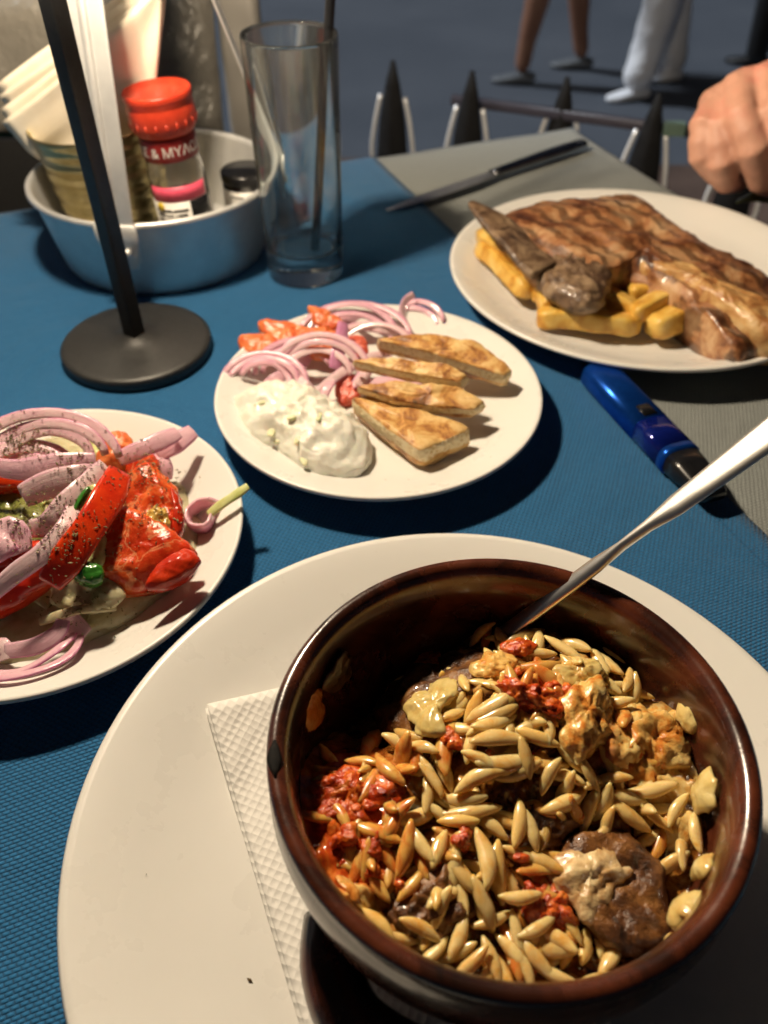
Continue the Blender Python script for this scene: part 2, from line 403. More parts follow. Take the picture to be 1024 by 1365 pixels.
# ------------------------------------------------------------------ table lamp
LX, LY = -0.1680, 0.4796
lp = root('table_lamp', (LX, LY, 0), 'black table lamp with a round base and slim pole', 'lamp')
rb = 0.0500
link('base', lathe((LX, LY, 0), [(0.0001, 0.0006), (rb - 0.001, 0.0006), (rb, 0.0016), (rb, 0.0078), (rb - 0.0010, 0.0090), (rb - 0.004, 0.0095), (0.030, 0.0102), (0.018, 0.0112), (0.011, 0.0128), (0.0085, 0.0145), (0.0001, 0.0148)], 96), M_black, lp)
link('pole', sweep([(LX, LY, 0.013), (LX - 0.001, LY, 0.37)], (0.0053, 0.0053), (0.5, 0.85, 0), 9, 20), M_black, lp)
SH = 0.392
link('shade', lathe((LX, LY, 0), [(0.050, SH - 0.004), (0.052, SH - 0.004), (0.030, SH + 0.055), (0.012, SH + 0.066), (0.0001, SH + 0.067), (0.0001, SH + 0.064), (0.012, SH + 0.063), (0.028, SH + 0.052)], 64, close=True), M_black, lp)
ld = bpy.data.lights.new('lamp_bulb', 'POINT'); ld.energy = 9.8; ld.color = (1.0, 0.82, 0.59); ld.shadow_soft_size = 0.018
# emission shaped to flatten the falloff: more light outward than straight down
ld.use_nodes = True; nt = ld.node_tree; em = nt.nodes['Emission']
g_ = nt.nodes.new('ShaderNodeTexCoord'); sp_ = nt.nodes.new('ShaderNodeSeparateXYZ'); nt.links.new(g_.outputs['Normal'], sp_.inputs[0])
cz = math_n(nt, 'MAXIMUM', math_n(nt, 'ABSOLUTE', sp_.outputs[2]), 0.35); nt.links.new(math_n(nt, 'DIVIDE', 1.0, math_n(nt, 'POWER', cz, 1.5)), em.inputs['Strength'])
lo = bpy.data.objects.new('lamp_bulb', ld); C.objects.link(lo); lo.parent = lp; lo.location = (0.0, -0.004, SH - 0.012)

# ------------------------------------------------------------------ clay bowl on the large plate
BX, BY, BZ, BR, RIM = 0.0399, 0.1383, 0.0095, 0.0771, 0.078
def clay():
    m, nt, b = new_mat('glazed_clay'); v = coords(nt, 'Object', False)
    n = noise_n(nt, v, 28, 6, 0.65, 0.6)
    col = ramp(nt, n, [(0.32, (0.007, 0.003, 0.002)), (0.45, (0.030, 0.008, 0.004)), (0.57, (0.080, 0.019, 0.008)), (0.75, (0.14, 0.038, 0.014))])
    nt.links.new(col, b.inputs['Base Color']); setp(b, rough=0.24, spec=0.5, coat=0.5, coat_rough=0.12)
    nt.links.new(math_n(nt, 'ADD', math_n(nt, 'MULTIPLY', noise_n(nt, v, 60, 5), 0.3), 0.10), b.inputs['Roughness'])
    bump(nt, b, noise_n(nt, v, 90, 4), 0.18, 0.0012); return m
M_clay = clay()
M_char = noisy('charred_glaze', [(0.35, (0.003, 0.003, 0.003)), (0.7, (0.008, 0.006, 0.005))], 500, rough=0.7, spec=0.1)
bw = root('clay_bowl', (BX, BY, BZ), 'glazed brown clay bowl full of orzo and meat', 'bowl')
prof = [(0.0001, 0.0), (0.050, 0.0), (0.056, 0.003), (0.063, 0.010), (0.0710, 0.024), (0.0765, 0.040), (0.0778, 0.052), (0.0768, 0.060), (0.0758, 0.0635), (BR - 0.0006, 0.0660), (BR, 0.0675), (BR - 0.0012, 0.0688), (BR - 0.0035, 0.0690), (BR - 0.0055, 0.0676),
        (BR - 0.0070, 0.0640), (0.0685, 0.055), (0.0685, 0.044), (0.0655, 0.028), (0.058, 0.014), (0.046, 0.008), (0.0001, 0.007)]
link('body', lathe((BX, BY, BZ), prof, 128), M_clay, bw)
def lug(ang):
    a = R(ang); c = Vector((BX, BY, BZ + 0.022)); d = Vector((math.cos(a), math.sin(a), 0)); s = Vector((-math.sin(a), math.cos(a), 0))
    pts = spline([c + d * 0.060 + s * 0.033, c + d * 0.074 + s * 0.026, c + d * 0.084 + s * 0.012, c + d * 0.084 - s * 0.012, c + d * 0.074 - s * 0.026, c + d * 0.060 - s * 0.033], 24)
    return sweep(pts, (0.0100, 0.0090), (0, 0, 1), 2.2, 16)
link('handle', lug(244), M_clay, bw); link('handle', lug(64), M_clay, bw)
for px, py, s in ((362, 1012, 1.0),):
    q = P(px, py, BZ + 0.069); dq = (Vector((q.x, q.y, 0)) - Vector((BX, BY, 0))); a0 = math.atan2(dq.y, dq.x)
    pts = [Vector((BX, BY, BZ + 0.0688)) + Vector((math.cos(a0 + t * 0.045 * s), math.sin(a0 + t * 0.045 * s), 0)) * (BR - 0.0026) for t in (-2, -1, 0, 1, 2)]
    link('burn_mark', sweep(pts, [(0.0004, 0.0003), (0.0018, 0.0006), (0.0026, 0.0006), (0.0016, 0.0006), (0.0003, 0.0003)], (0, 0, 1), 2.0, 10), M_char, bw)

# folded paper napkin between bowl and plate
def napkin_mat():
    m, nt, b = new_mat('embossed_tissue'); v = coords(nt, 'Object', False)
    mp = nt.nodes.new('ShaderNodeMapping'); mp.inputs['Rotation'].default_value = (0, 0, R(45) + R(66)); nt.links.new(v, mp.inputs[0])
    vo = nt.nodes.new('ShaderNodeTexVoronoi'); vo.inputs['Scale'].default_value = 330; vo.inputs['Randomness'].default_value = 0.12; nt.links.new(mp.outputs[0], vo.inputs['Vector'])
    b.inputs['Base Color'].default_value = (0.80, 0.78, 0.74, 1); setp(b, rough=0.95, spec=0.05)
    bump(nt, b, vo.outputs['Distance'], 0.55, 0.0012); bump(nt, b, noise_n(nt, v, 45, 3), 0.3, 0.003); return m
M_tissue = napkin_mat()
nc = P(275, 950, 0.011); e1 = (P(392, 1340, 0.009) - nc); e1.z = 0; e1.normalize(); e2 = Vector((-e1.y, e1.x, 0))
V, F = [], []
NN = 40
for lay in (0, 1):
    k0 = len(V)
    for j in range(NN + 1):
        for i in range(NN + 1):
            w = nc + e1 * (0.165 * j / NN - 0.0006 * lay) + e2 * (0.092 * i / NN + 0.0012 * lay)
            d = math.hypot(w.x - BIG[0], w.y - BIG[1]) / 0.1456
            zp = 0.0050 + max(0, d - 0.60) * 0.042 + 0.0014 * lay + 0.0006 * noise.noise(w * 30 + Vector((0, 0, lay * 5)))
            w.z = zp + 0.0006; V.append(w)
    for j in range(NN):
        for i in range(NN):
            a = k0 + j * (NN + 1) + i; F.append((a, a + 1, a + NN + 2, a + NN + 1))
nk = thing('paper_napkin', (V, F), M_tissue, 'white embossed paper napkin folded under the clay bowl', 'napkin')
m = nk.modifiers.new('t', 'SOLIDIFY'); m.thickness = 0.0004

# ------------------------------------------------------------------ food inside the clay bowl
def food_h(x, y):
    dx, dy = x - BX, y - BY; r = math.hypot(dx, dy)
    z = 0.050 + 0.004 * noise.noise(Vector((x * 45, y * 45, 3.1)))
    def g(cx, cy, s, a): return a * math.exp(-((x - cx) ** 2 + (y - cy) ** 2) / (2 * s * s))
    z += g(BX - 0.004, BY + 0.030, 0.022, 0.011) + g(BX + 0.028, BY + 0.022, 0.022, 0.008) + g(BX - 0.002, BY - 0.005, 0.03, 0.004)
    z += g(BX - 0.047, BY + 0.036, 0.020, -0.019) + g(BX - 0.020, BY + 0.060, 0.016, -0.016) + g(BX + 0.034, BY - 0.037, 0.016, -0.012)
    z += g(BX - 0.045, BY - 0.005, 0.016, 0.006)
    return z
def on_food(px, py, dz=0.0):
    z = 0.055
    for _ in range(8):
        q = P(px, py, z); z = 0.5 * z + 0.5 * (food_h(q.x, q.y) + dz)
    return P(px, py, z)
RED_ZONES = [(460, 1065, 95), (470, 1140, 70), (715, 920, 42), (560, 885, 30), (735, 1190, 38), (830, 990, 40), (600, 985, 14), (610, 1120, 16), (545, 1180, 22)]
CHEESE_ZONES = [(860, 985, 62), (790, 950, 40), (890, 1040, 48), (770, 900, 40), (640, 890, 34), (585, 945, 30), (905, 1100, 36), (480, 1200, 24)]
def to_px(w):
    dp_ = w.y * _cp + (CAM_Z - w.z) * _sp; return 512 + 1090 * w.x / dp_, 682.5 - 1090 * (w.y * _sp - (CAM_Z - w.z) * _cp) / dp_
def zone(zs, px, py): return max([0.0] + [max(0.0, 1 - (math.hypot(px - a, py - b) / r) ** 2) for a, b, r in zs])
def is_red(px, py): return any(math.hypot(px - a, py - b) < r for a, b, r in RED_ZONES)
def sauce_mat():
    m, nt, b = new_mat('braising_sauce'); v = coords(nt, 'Object', False)
    at = nt.nodes.new('ShaderNodeAttribute'); at.attribute_name = 'rim'; sep = nt.nodes.new('ShaderNodeSeparateXYZ'); nt.links.new(at.outputs['Vector'], sep.inputs[0])
    n = noise_n(nt, v, 110, 6, 0.65, 0.6); n2 = noise_n(nt, v, 190, 5, 0.7, 0.4)
    brown = ramp(nt, n, [(0.36, (0.025, 0.008, 0.002)), (0.48, (0.12, 0.036, 0.006)), (0.57, (0.34, 0.13, 0.020)), (0.70, (0.56, 0.33, 0.09))])
    red = ramp(nt, n2, [(0.30, (0.24, 0.018, 0.003)), (0.46, (0.48, 0.060, 0.008)), (0.60, (0.64, 0.15, 0.02)), (0.78, (0.70, 0.34, 0.08))])
    che = ramp(nt, n2, [(0.30, (0.78, 0.62, 0.30)), (0.48, (0.74, 0.50, 0.17)), (0.60, (0.62, 0.27, 0.05)), (0.72, (0.34, 0.08, 0.012))])
    fr = math_n(nt, 'ADD', math_n(nt, 'MULTIPLY', sep.outputs[0], 1.5), math_n(nt, 'SUBTRACT', n, 0.62), True); fc = math_n(nt, 'ADD', math_n(nt, 'MULTIPLY', sep.outputs[1], 1.9), math_n(nt, 'SUBTRACT', n2, 0.70), True)
    nt.links.new(mix(nt, fc, mix(nt, fr, brown, red), che), b.inputs['Base Color'])
    setp(b, rough=0.16, coat=0.5, coat_rough=0.08, sss=0.2, sss_scale=0.003); bump(nt, b, noise_n(nt, v, 260, 3), 0.30, 0.0010); return m
M_sauce = sauce_mat()
V, F, ZA = [], [], []
NR, NS = 84, 230
for i in range(NR + 1):
    for k in range(NS):
        rr = 0.0682 * i / NR + 1e-5; a = 2 * math.pi * k / NS; x, y = BX + rr * math.cos(a), BY + rr * math.sin(a); z = food_h(x, y)
        px, py = to_px(Vector((x, y, z))); r_, c_ = zone(RED_ZONES, px, py), zone(CHEESE_ZONES, px, py)
        nf = noise.fractal(Vector((x * 150, y * 150, 0)), 0.75, 2.1, 4)
        edge = max(0.0, (rr - 0.060) / 0.008)
        V.append(Vector((x, y, z - 0.0034 + 0.0030 * min(1, r_ * 1.6) + 0.0040 * min(1, c_ * 1.6) + 0.0018 * nf * (1 + 0.4 * max(r_, c_)) + 0.0012 * edge))); ZA.append((r_, c_, 0.0))
for i in range(NR):
    for k in range(NS): F.append((i * NS + k, (i + 1) * NS + k, (i + 1) * NS + (k + 1) % NS, i * NS + (k + 1) % NS))
thing('orzo_sauce', (V, F, None, ZA), M_sauce, 'brown and orange tomato and cheese sauce between the orzo grains', 'sauce')

def pasta(name, c, hot):
    m, nt, b = new_mat(name); v = coords(nt, 'Object', True)
    oi = nt.nodes.new('ShaderNodeObjectInfo'); ob = coords(nt, 'Object', False)
    base = ramp(nt, oi.outputs['Random'], [(0.0, (c[0] * 0.70, c[1] * 0.62, c[2] * 0.5)), (0.35, tuple(x * 0.92 for x in c)), (0.7, c), (1.0, (c[0] * 0.95, c[1] * 0.80, c[2] * 0.55))])
    n = noise_n(nt, v, 2.2, 5, 0.6, 0.6)
    col = mix(nt, ramp(nt, n, [(hot[0], (0, 0, 0)), (hot[1], (1, 1, 1))]), base, hot[2])
    n2 = noise_n(nt, v, 7.0, 3); col = mix(nt, math_n(nt, 'MULTIPLY', n2, 0.30), col, (0.60, 0.38, 0.10))
    nt.links.new(col, b.inputs['Base Color']); setp(b, rough=0.16, sss=0.6, sss_scale=0.004, coat=0.5, coat_rough=0.06)
    nt.links.new(math_n(nt, 'ADD', math_n(nt, 'MULTIPLY', noise_n(nt, v, 5, 4), 0.45), 0.04), b.inputs['Roughness'])
    b.inputs['Subsurface Radius'].default_value = (1, 0.72, 0.35)
    bump(nt, b, noise_n(nt, v, 3.0, 2), 0.12, 0.0006); return m
M_orzo = pasta('orzo', (0.82, 0.62, 0.28), (0.50, 0.70, (0.68, 0.33, 0.055)))
M_orzo_red = pasta('sauced_orzo', (0.72, 0.42, 0.11), (0.44, 0.62, (0.58, 0.13, 0.012)))
def grain_mesh(seed):
    rnd = random.Random(seed); n, sg = 12, 10; bend = rnd.uniform(-0.10, 0.10); tw = rnd.uniform(-0.4, 0.4); fat = rnd.uniform(0.92, 1.1); V, F = [], []
    for i in range(n + 1):
        t = i / n; x = (t - 0.5); r = 0.156 * fat * max(0.0, math.sin(math.pi * (0.025 + 0.95 * t))) ** 0.70
        for k in range(sg):
            a = 2 * math.pi * k / sg
            V.append(Vector((x, bend * math.cos(math.pi * x) + r * math.cos(a) + 0.010 * noise.noise(Vector((x * 5, seed * 3.1, math.cos(a)))), tw * math.sin(2 * x) * r + 0.74 * r * math.sin(a) + 0.014 * noise.noise(Vector((x * 6, seed * 1.7, math.sin(a) + 5))))))
    for i in range(n):
        for k in range(sg): F.append((i * sg + k, i * sg + (k + 1) % sg, (i + 1) * sg + (k + 1) % sg, (i + 1) * sg + k))
    F.append(tuple(reversed(range(sg)))); F.append(tuple(range(n * sg, (n + 1) * sg)))
    me = bpy.data.meshes.new('orzo_grain'); me.from_pydata(V, [], F); me.polygons.foreach_set('use_smooth', [True] * len(me.polygons)); return me
GR = {}
for s in range(10):
    for nm, mt in (('p', M_orzo), ('r', M_orzo_red)):
        me = grain_mesh(s); me.materials.append(mt); GR[nm, s] = me
gcount = [0]
def grain(c, direction, length, red=False, roll=0.0):
    me = GR['r' if red else 'p', gcount[0] % 10]; gcount[0] += 1
    o = bpy.data.objects.new('orzo_grain', me); C.objects.link(o)
    x = direction.normalized(); y = Vector((0, 0, 1)).cross(x).normalized(); z = x.cross(y)
    m = Matrix((x, y, z)).transposed() @ Matrix.Rotation(roll, 3, 'X')
    o.matrix_world = Matrix.Translation(c) @ m.to_4x4() @ Matrix.Diagonal((length, length * random.uniform(0.92, 1.1), length * random.uniform(0.92, 1.1), 1))
    if red: tag(o, 'orzo grain smeared red with tomato sauce in the clay bowl', 'orzo', 'sauced orzo grains in the bowl')
    else: tag(o, 'plain pale cooked orzo grain in the brown clay bowl', 'orzo', 'plain orzo grains in the bowl')
    return o
# (x, y, turn, length) of the grains one can pick out
SEEN = [(541,912,25,58),(513,957,78,52),(600,998,80,76),(575,1030,-55,45),(544,978,-35,50),(629,992,75,50),(646,969,20,38),(655,941,22,85),(664,950,18,58),(717,983,-18,62),
 (664,988,5,75),(673,1013,10,85),(640,1042,18,70),(690,1026,15,66),(705,966,20,42),(723,948,-40,55),(752,866,-35,62),(717,869,-10,50),(717,887,0,60),(696,849,15,34),
 (667,863,-75,45),(673,850,-60,42),(643,846,30,34),(658,893,-50,60),(787,901,-20,50),(749,907,-10,60),(664,916,-20,36),(620,910,-80,40),(579,863,70,30),(422,1089,-5,42),
 (483,1016,-15,44),(520,1025,-55,65),(574,1040,-55,45),(539,1131,75,74),(564,1125,-60,55),(586,1131,70,42),(605,1119,-25,62),(619,1064,-5,62),(627,1080,3,85),(611,1094,-3,40),
 (652,1103,-35,52),(689,1097,85,62),(642,1144,-80,80),(667,1162,-85,80),(617,1191,-80,55),(644,1203,-65,75),(589,1212,65,62),(549,1178,50,52),(474,1153,70,44),(489,1144,80,50),
 (452,1087,-60,42),(567,1059,90,46),(500,1232,-40,64),(470,1205,-42,48),(752,1067,25,64),(707,1106,-70,38),(833,1067,0,65),(841,1087,-30,70),(876,1090,-35,55),(868,1117,20,44),
 (788,1081,70,60),(796,1115,45,38),(813,1102,80,46),(838,1126,-10,50),(854,1156,-60,55),(896,1152,30,46),(797,1246,-85,65),(779,1259,80,60),(735,1262,-10,72),(696,1140,-20,38),
 (716,1162,5,42),(694,1193,5,52),(694,1290,-60,60),(745,1300,-20,65),(794,1304,20,40),(669,1296,-65,60),(682,1272,-50,50),(719,1280,-50,46),(869,1050,5,68),(785,1030,-50,48),
 (807,910,-35,55),(836,906,75,34),(825,877,-30,44),(627,1282,40,60),(574,1272,45,48),(655,1280,-70,60),(650,1306,60,34),(800,880,-60,44),(770,925,35,50),(760,1010,-40,52),
 (735,1035,60,48),(600,940,35,50),(560,1000,-20,55),(590,1085,-30,50),(520,1100,60,50),(500,1180,-50,52),(560,1240,-25,55),(610,1250,70,50),(715,1235,30,50),(760,1230,-60,50),
 (905,1080,60,46),(920,1020,-70,44),(890,990,20,46),(860,960,-40,48),(930,1110,-80,44),(700,1010,-70,44),(640,1015,-25,50),(810,1150,20,44),(655,1225,20,48),(690,1245,-75,46)]
for px, py, an, ln in SEEN:
    dz = random.uniform(-0.001, 0.003); c = on_food(px, py, dz); dx, dy = math.cos(R(an)) * ln / 2, -math.sin(R(an)) * ln / 2
    a, b = P(px - dx, py - dy, c.z), P(px + dx, py + dy, c.z); d = b - a; L = min(max(d.length * 1.04, 0.0140), 0.0210)
    d.normalize(); sl = (food_h(c.x + d.x * 0.004, c.y + d.y * 0.004) - food_h(c.x - d.x * 0.004, c.y - d.y * 0.004)) / 0.008
    d.z = max(-0.9, min(0.9, sl)) + random.uniform(-0.22, 0.22)
    grain(c, d, L, is_red(px, py), random.uniform(-0.6, 0.6))
tries = 0
while gcount[0] < 292 and tries < 4000:
    tries += 1
    a = random.uniform(0, 2 * math.pi); r = 0.0625 * math.sqrt(random.random()); x, y = BX + r * math.cos(a), BY + r * math.sin(a)
    lx, ly = x - BX, y - BY
    if math.hypot(lx + 0.047, ly - 0.040) < 0.022 or math.hypot(lx + 0.02, ly - 0.062) < 0.016: continue
    if math.hypot(lx - 0.037, ly + 0.035) < 0.017 and random.random() < 0.9: continue
    z = food_h(x, y) - random.uniform(-0.0005, 0.0035)
    d = Vector((random.gauss(0, 1), random.gauss(0, 1), random.gauss(0, 0.35)))
    L = random.uniform(0.0120, 0.0195)
    if math.hypot(lx + d.normalized().x * L / 2, ly + d.normalized().y * L / 2) > 0.066 or math.hypot(lx - d.normalized().x * L / 2, ly - d.normalized().y * L / 2) > 0.066: continue
    px = 512 + 1090 * x / (y * _cp + (CAM_Z - z) * _sp); py = 682.5 - 1090 * (y * _sp - (CAM_Z - z) * _cp) / (y * _cp + (CAM_Z - z) * _sp)
    grain(Vector((x, y, z)), d, L, is_red(px, py) or random.random() < 0.10, random.uniform(-0.6, 0.6))

M_meat = noisy('braised_meat', [(0.32, (0.022, 0.008, 0.003)), (0.46, (0.10, 0.036, 0.010)), (0.58, (0.21, 0.085, 0.022)), (0.75, (0.34, 0.17, 0.055))], 120, 6, 0.5, bscale=420, bstr=0.7, bdist=0.0014, rough=0.36, coat=0.3, sss=0.05, sss_scale=0.003)
M_fat = noisy('meat_fat', [(0.30, (0.20, 0.07, 0.02)), (0.42, (0.46, 0.26, 0.10)), (0.56, (0.68, 0.50, 0.26)), (0.75, (0.76, 0.62, 0.36))], 90, 5, 1.2, bscale=350, bstr=0.6, bdist=0.0012, rough=0.25, coat=0.4, sss=0.1, sss_scale=0.003)
M_tom = noisy('tomato_pulp', [(0.28, (0.24, 0.016, 0.003)), (0.46, (0.48, 0.055, 0.007)), (0.60, (0.64, 0.14, 0.018)), (0.80, (0.70, 0.32, 0.07))], 160, 5, 0.9, bscale=380, bstr=0.8, bdist=0.0016, rough=0.2, coat=0.3, sss=0.3, sss_scale=0.003)
M_cheese = noisy('browned_cheese', [(0.30, (0.74, 0.58, 0.26)), (0.46, (0.72, 0.44, 0.13)), (0.56, (0.60, 0.22, 0.035)), (0.66, (0.38, 0.08, 0.012)), (0.80, (0.10, 0.025, 0.008))], 70, 5, 0.9, bscale=300, bstr=0.6, bdist=0.0014, rough=0.2, coat=0.5, sss=0.2, sss_scale=0.003)
M_cheese_pale = noisy('pale_cheese', [(0.30, (0.68, 0.56, 0.26)), (0.55, (0.60, 0.44, 0.15)), (0.75, (0.48, 0.24, 0.06))], 110, 4, 0.6, bscale=260, bstr=0.5, rough=0.2, coat=0.5, sss=0.25, sss_scale=0.003)
def bowl_lump(name, pp, h, mat_, label, cat, amp=0.0016, freq=140, p=2.2, dz=-0.001, seed=0.0, group=None, fine=0.0):
    h *= 0.72
    zc = on_food(sum(a for a, b in pp) / len(pp), sum(b for a, b in pp) / len(pp), dz)
    o = px_outline(pp, zc.z)
    return thing(name, lump(o, lambda x, y: 0.35 * zc.z + 0.65 * (food_h(x, y) + dz), h, p, amp, freq, 56, 14, seed, True, 0.8, fine, 700), mat_, label, cat, group)
bowl_lump('meat_chunk', [(503,965),(512,915),(548,876),(600,862),(640,880),(655,915),(640,950),(590,985),(545,992)], 0.0150, M_meat, 'reddish brown braised meat chunk at the back left of the orzo', 'meat', 0.003, 120, 2.4, -0.0035, 1.0, fine=0.0006)
mc = bowl_lump('meat_chunk', [(738,1160),(765,1128),(810,1122),(860,1150),(888,1205),(885,1262),(840,1285),(790,1262),(758,1215)], 0.0155, M_meat, 'big dark meat chunk with a pale fatty face at the front right', 'meat', 0.0022, 120, 3.0, -0.001, 2.0, fine=0.0006)
zc = on_food(790, 1165, 0.0105)
link('fat', lump(px_outline([(731,1160),(752,1130),(795,1124),(836,1140),(846,1160),(822,1176),(812,1200),(790,1226),(768,1202),(748,1190)], zc.z), zc.z - 0.004, 0.0048, 2.2, 0.0022, 160, 40, 12, 4.0, True, 0.8, 0.0006, 700), M_fat, mc)
bowl_lump('meat_chunk', [(525,1215),(555,1175),(600,1160),(630,1180),(625,1225),(580,1250),(540,1245)], 0.0062, M_meat, 'small crumbly meat chunk at the front left of the orzo', 'meat', 0.003, 190, 2.0, -0.003, 3.0, fine=0.0007)
bowl_lump('meat_chunk', [(695,1085),(725,1050),(765,1055),(775,1100),(740,1125),(705,1120)], 0.005, M_meat, 'dark meat chunk half buried in the middle of the orzo', 'meat', 0.0025, 190, 2.0, -0.004, 5.0, fine=0.0006)
bowl_lump('tomato_sauce', [(400,1060),(430,1030),(480,1028),(525,1035),(540,1065),(505,1098),(460,1105),(415,1085)], 0.0062, M_tom, 'wide red tomato sauce patch at the left of the orzo', 'sauce', 0.0045, 130, 2.0, -0.0015, 6.0, fine=0.0008)
bowl_lump('tomato_sauce', [(445,1120),(490,1105),(520,1135),(512,1175),(470,1172),(448,1150)], 0.0042, M_tom, 'red tomato sauce patch nearest the left bowl wall', 'sauce', 0.004, 150, 2.0, -0.002, 7.0, fine=0.0008)
bowl_lump('tomato_sauce', [(660,902),(690,908),(725,922),(752,938),(742,955),(705,942),(672,925)], 0.0045, M_tom, 'thin red tomato streak across the top of the orzo', 'sauce', 0.0032, 190, 2.0, 0.0015, 8.0, fine=0.0008)
bowl_lump('tomato_sauce', [(552,885),(570,866),(590,876),(586,897),(562,902)], 0.0045, M_tom, 'small tomato bit on top of the back left meat', 'sauce', 0.002, 190, 2.0, 0.006, 9.0)
bowl_lump('tomato_sauce', [(700,1200),(722,1178),(755,1185),(765,1222),(740,1245),(712,1230)], 0.006, M_tom, 'tomato sauce patch beside the big meat chunk', 'sauce', 0.003, 190, 2.0, -0.001, 10.0, fine=0.0007)
bowl_lump('tomato_bit', [(606,1115),(620,1110),(628,1120),(618,1130),(607,1126)], 0.003, M_tom, 'tiny red tomato bit on grains in the bowl centre', 'tomato', 0.001, 300, 2.0, 0.005, 11.0)
bowl_lump('tomato_bit', [(668,855),(690,850),(716,862),(700,876),(676,872)], 0.0035, M_tom, 'red tomato bit beside the spoon in the bowl', 'tomato', 0.001, 300, 2.0, 0.002, 12.0)
bowl_lump('melted_cheese', [(745,985),(755,935),(785,905),(812,930),(815,965),(800,1000),(765,1010)], 0.0085, M_cheese, 'browned orange cheese crust standing up in the orzo', 'cheese', 0.0032, 130, 2.2, 0.0005, 13.0, fine=0.0006)
bowl_lump('melted_cheese', [(805,1005),(815,960),(850,940),(895,938),(925,965),(920,1010),(890,1040),(845,1048),(815,1035)], 0.0072, M_cheese, 'wide melted cheese patch browned at the right of the orzo', 'cheese', 0.0040, 120, 2.0, -0.001, 14.0, fine=0.0005)
bowl_lump('melted_cheese', [(545,930),(565,908),(605,905),(608,930),(588,955),(592,985),(560,985),(548,960)], 0.0045, M_cheese_pale, 'pale yellow cheese flake lying on the back left meat', 'cheese', 0.0022, 170, 2.0, 0.004, 15.0)
bowl_lump('melted_cheese', [(625,880),(655,868),(690,880),(680,905),(645,905)], 0.0045, M_cheese, 'orange cheese bit below the spoon', 'cheese', 0.002, 170, 2.0, 0.001, 16.0)
bowl_lump('melted_cheese', [(740,890),(780,880),(812,895),(790,915),(752,915)], 0.0045, M_cheese_pale, 'pale cheese patch behind the browned crust', 'cheese', 0.002, 170, 2.0, 0.0005, 17.0)
rs = random.Random(11); nb = 0
while nb < 34:
    a, b, r = RED_ZONES[rs.randrange(len(RED_ZONES))] if nb < 28 else (rs.uniform(480, 860), rs.uniform(900, 1250), 20); px, py = a + rs.gauss(0, r * 0.45), b + rs.gauss(0, r * 0.45); c = on_food(px, py, 0.0012)
    if math.hypot(c.x - BX, c.y - BY) > 0.062: continue
    ra = rs.uniform(0.0014, 0.0034); ring = [(c.x + ra * math.cos(t) * rs.uniform(0.6, 1.3), c.y + ra * math.sin(t) * rs.uniform(0.6, 1.3)) for t in [q * math.pi / 4 for q in range(8)]]
    thing('tomato_bit', lump(ring, c.z, ra * 0.75, 2.0, 0.0008, 350, 20, 6, nb * 1.3, True, 0.9), M_tom, 'tiny stewed tomato shred among the orzo', 'tomato', 'stewed tomato shreds in the bowl'); nb += 1
# cheese and crust stuck on the bowl wall
def wall_bit(px, py, z, s, seed, label, mat_, h=0.003):
    c = P(px, py, z); d = Vector((c.x - BX, c.y - BY, 0)).normalized(); sd = Vector((-d.y, d.x, 0)); V, F = [], []; sg, rg = 22, 6
    for j in range(rg + 1):
        f = j / rg
        for k in range(sg):
            a = 2 * math.pi * k / sg; rr = s * (1 + 0.45 * noise.noise(Vector((math.cos(a) * 1.6, math.sin(a) * 1.6, seed)))) * math.cos(f * math.pi / 2 * 0.98)
            w = c + sd * (rr * math.cos(a)) + (Vector((0, 0, 1)) + d * 0.25) * (rr * 0.9 * math.sin(a)) - d * (h * math.sin(f * math.pi / 2)); w += d * 0.001
            V.append(w + Vector((1, 1, 1)) * (0.0008 * noise.noise(w * 380 + Vector((seed, 0, 0)))))
    for j in range(rg):
        for k in range(sg): F.append((j * sg + k, j * sg + (k + 1) % sg, (j + 1) * sg + (k + 1) % sg, (j + 1) * sg + k))
    F.append(tuple(range(rg * sg, (rg + 1) * sg))); F.append(tuple(reversed(range(sg))))
    return thing('cheese_crust', (V, F), mat_, label, 'cheese')
wall_bit(912, 1212, 0.056, 0.0068, 1, 'cheese crumb stuck to the bowl wall near its front right', M_cheese_pale, 0.0045)
wall_bit(891, 1252, 0.052, 0.0028, 2, 'small brown crumb below the cheese crumb on the bowl wall', M_cheese, 0.002)
wall_bit(938, 1055, 0.060, 0.0075, 3, 'cheese film stuck to the right wall of the bowl', M_cheese_pale, 0.003)
wall_bit(915, 960, 0.060, 0.0055, 4, 'lacy cheese strand on the back right wall of the bowl', M_cheese_pale, 0.0022)
wall_bit(788, 838, 0.058, 0.0085, 5, 'cheese smear on the back wall beside the spoon', M_cheese_pale, 0.0018)
wall_bit(420, 945, 0.060, 0.0090, 6, 'brown food residue on the shaded left wall of the bowl', M_cheese, 0.0016)
wall_bit(468, 1186, 0.060, 0.0050, 7, 'orange cheese smear on the front left bowl wall', M_cheese, 0.0025)
M_resid = noisy('baked_residue', [(0.3, (0.012, 0.005, 0.003)), (0.5, (0.040, 0.016, 0.006)), (0.7, (0.10, 0.055, 0.020))], 160, 5, 0.8, bscale=300, bstr=0.6, rough=0.3)
wall_bit(455, 900, 0.062, 0.0080, 11, 'dim baked smear on the shaded back left bowl wall', M_resid, 0.0010)
wall_bit(870, 880, 0.062, 0.0070, 14, 'baked smear on the back right bowl wall', M_resid, 0.0010)
wall_bit(400, 1000, 0.058, 0.0075, 15, 'baked smear low on the left bowl wall', M_resid, 0.0010)
wall_bit(935, 1155, 0.059, 0.0050, 8, 'cheese crumb on the right bowl wall above the big crumb', M_cheese_pale, 0.003)

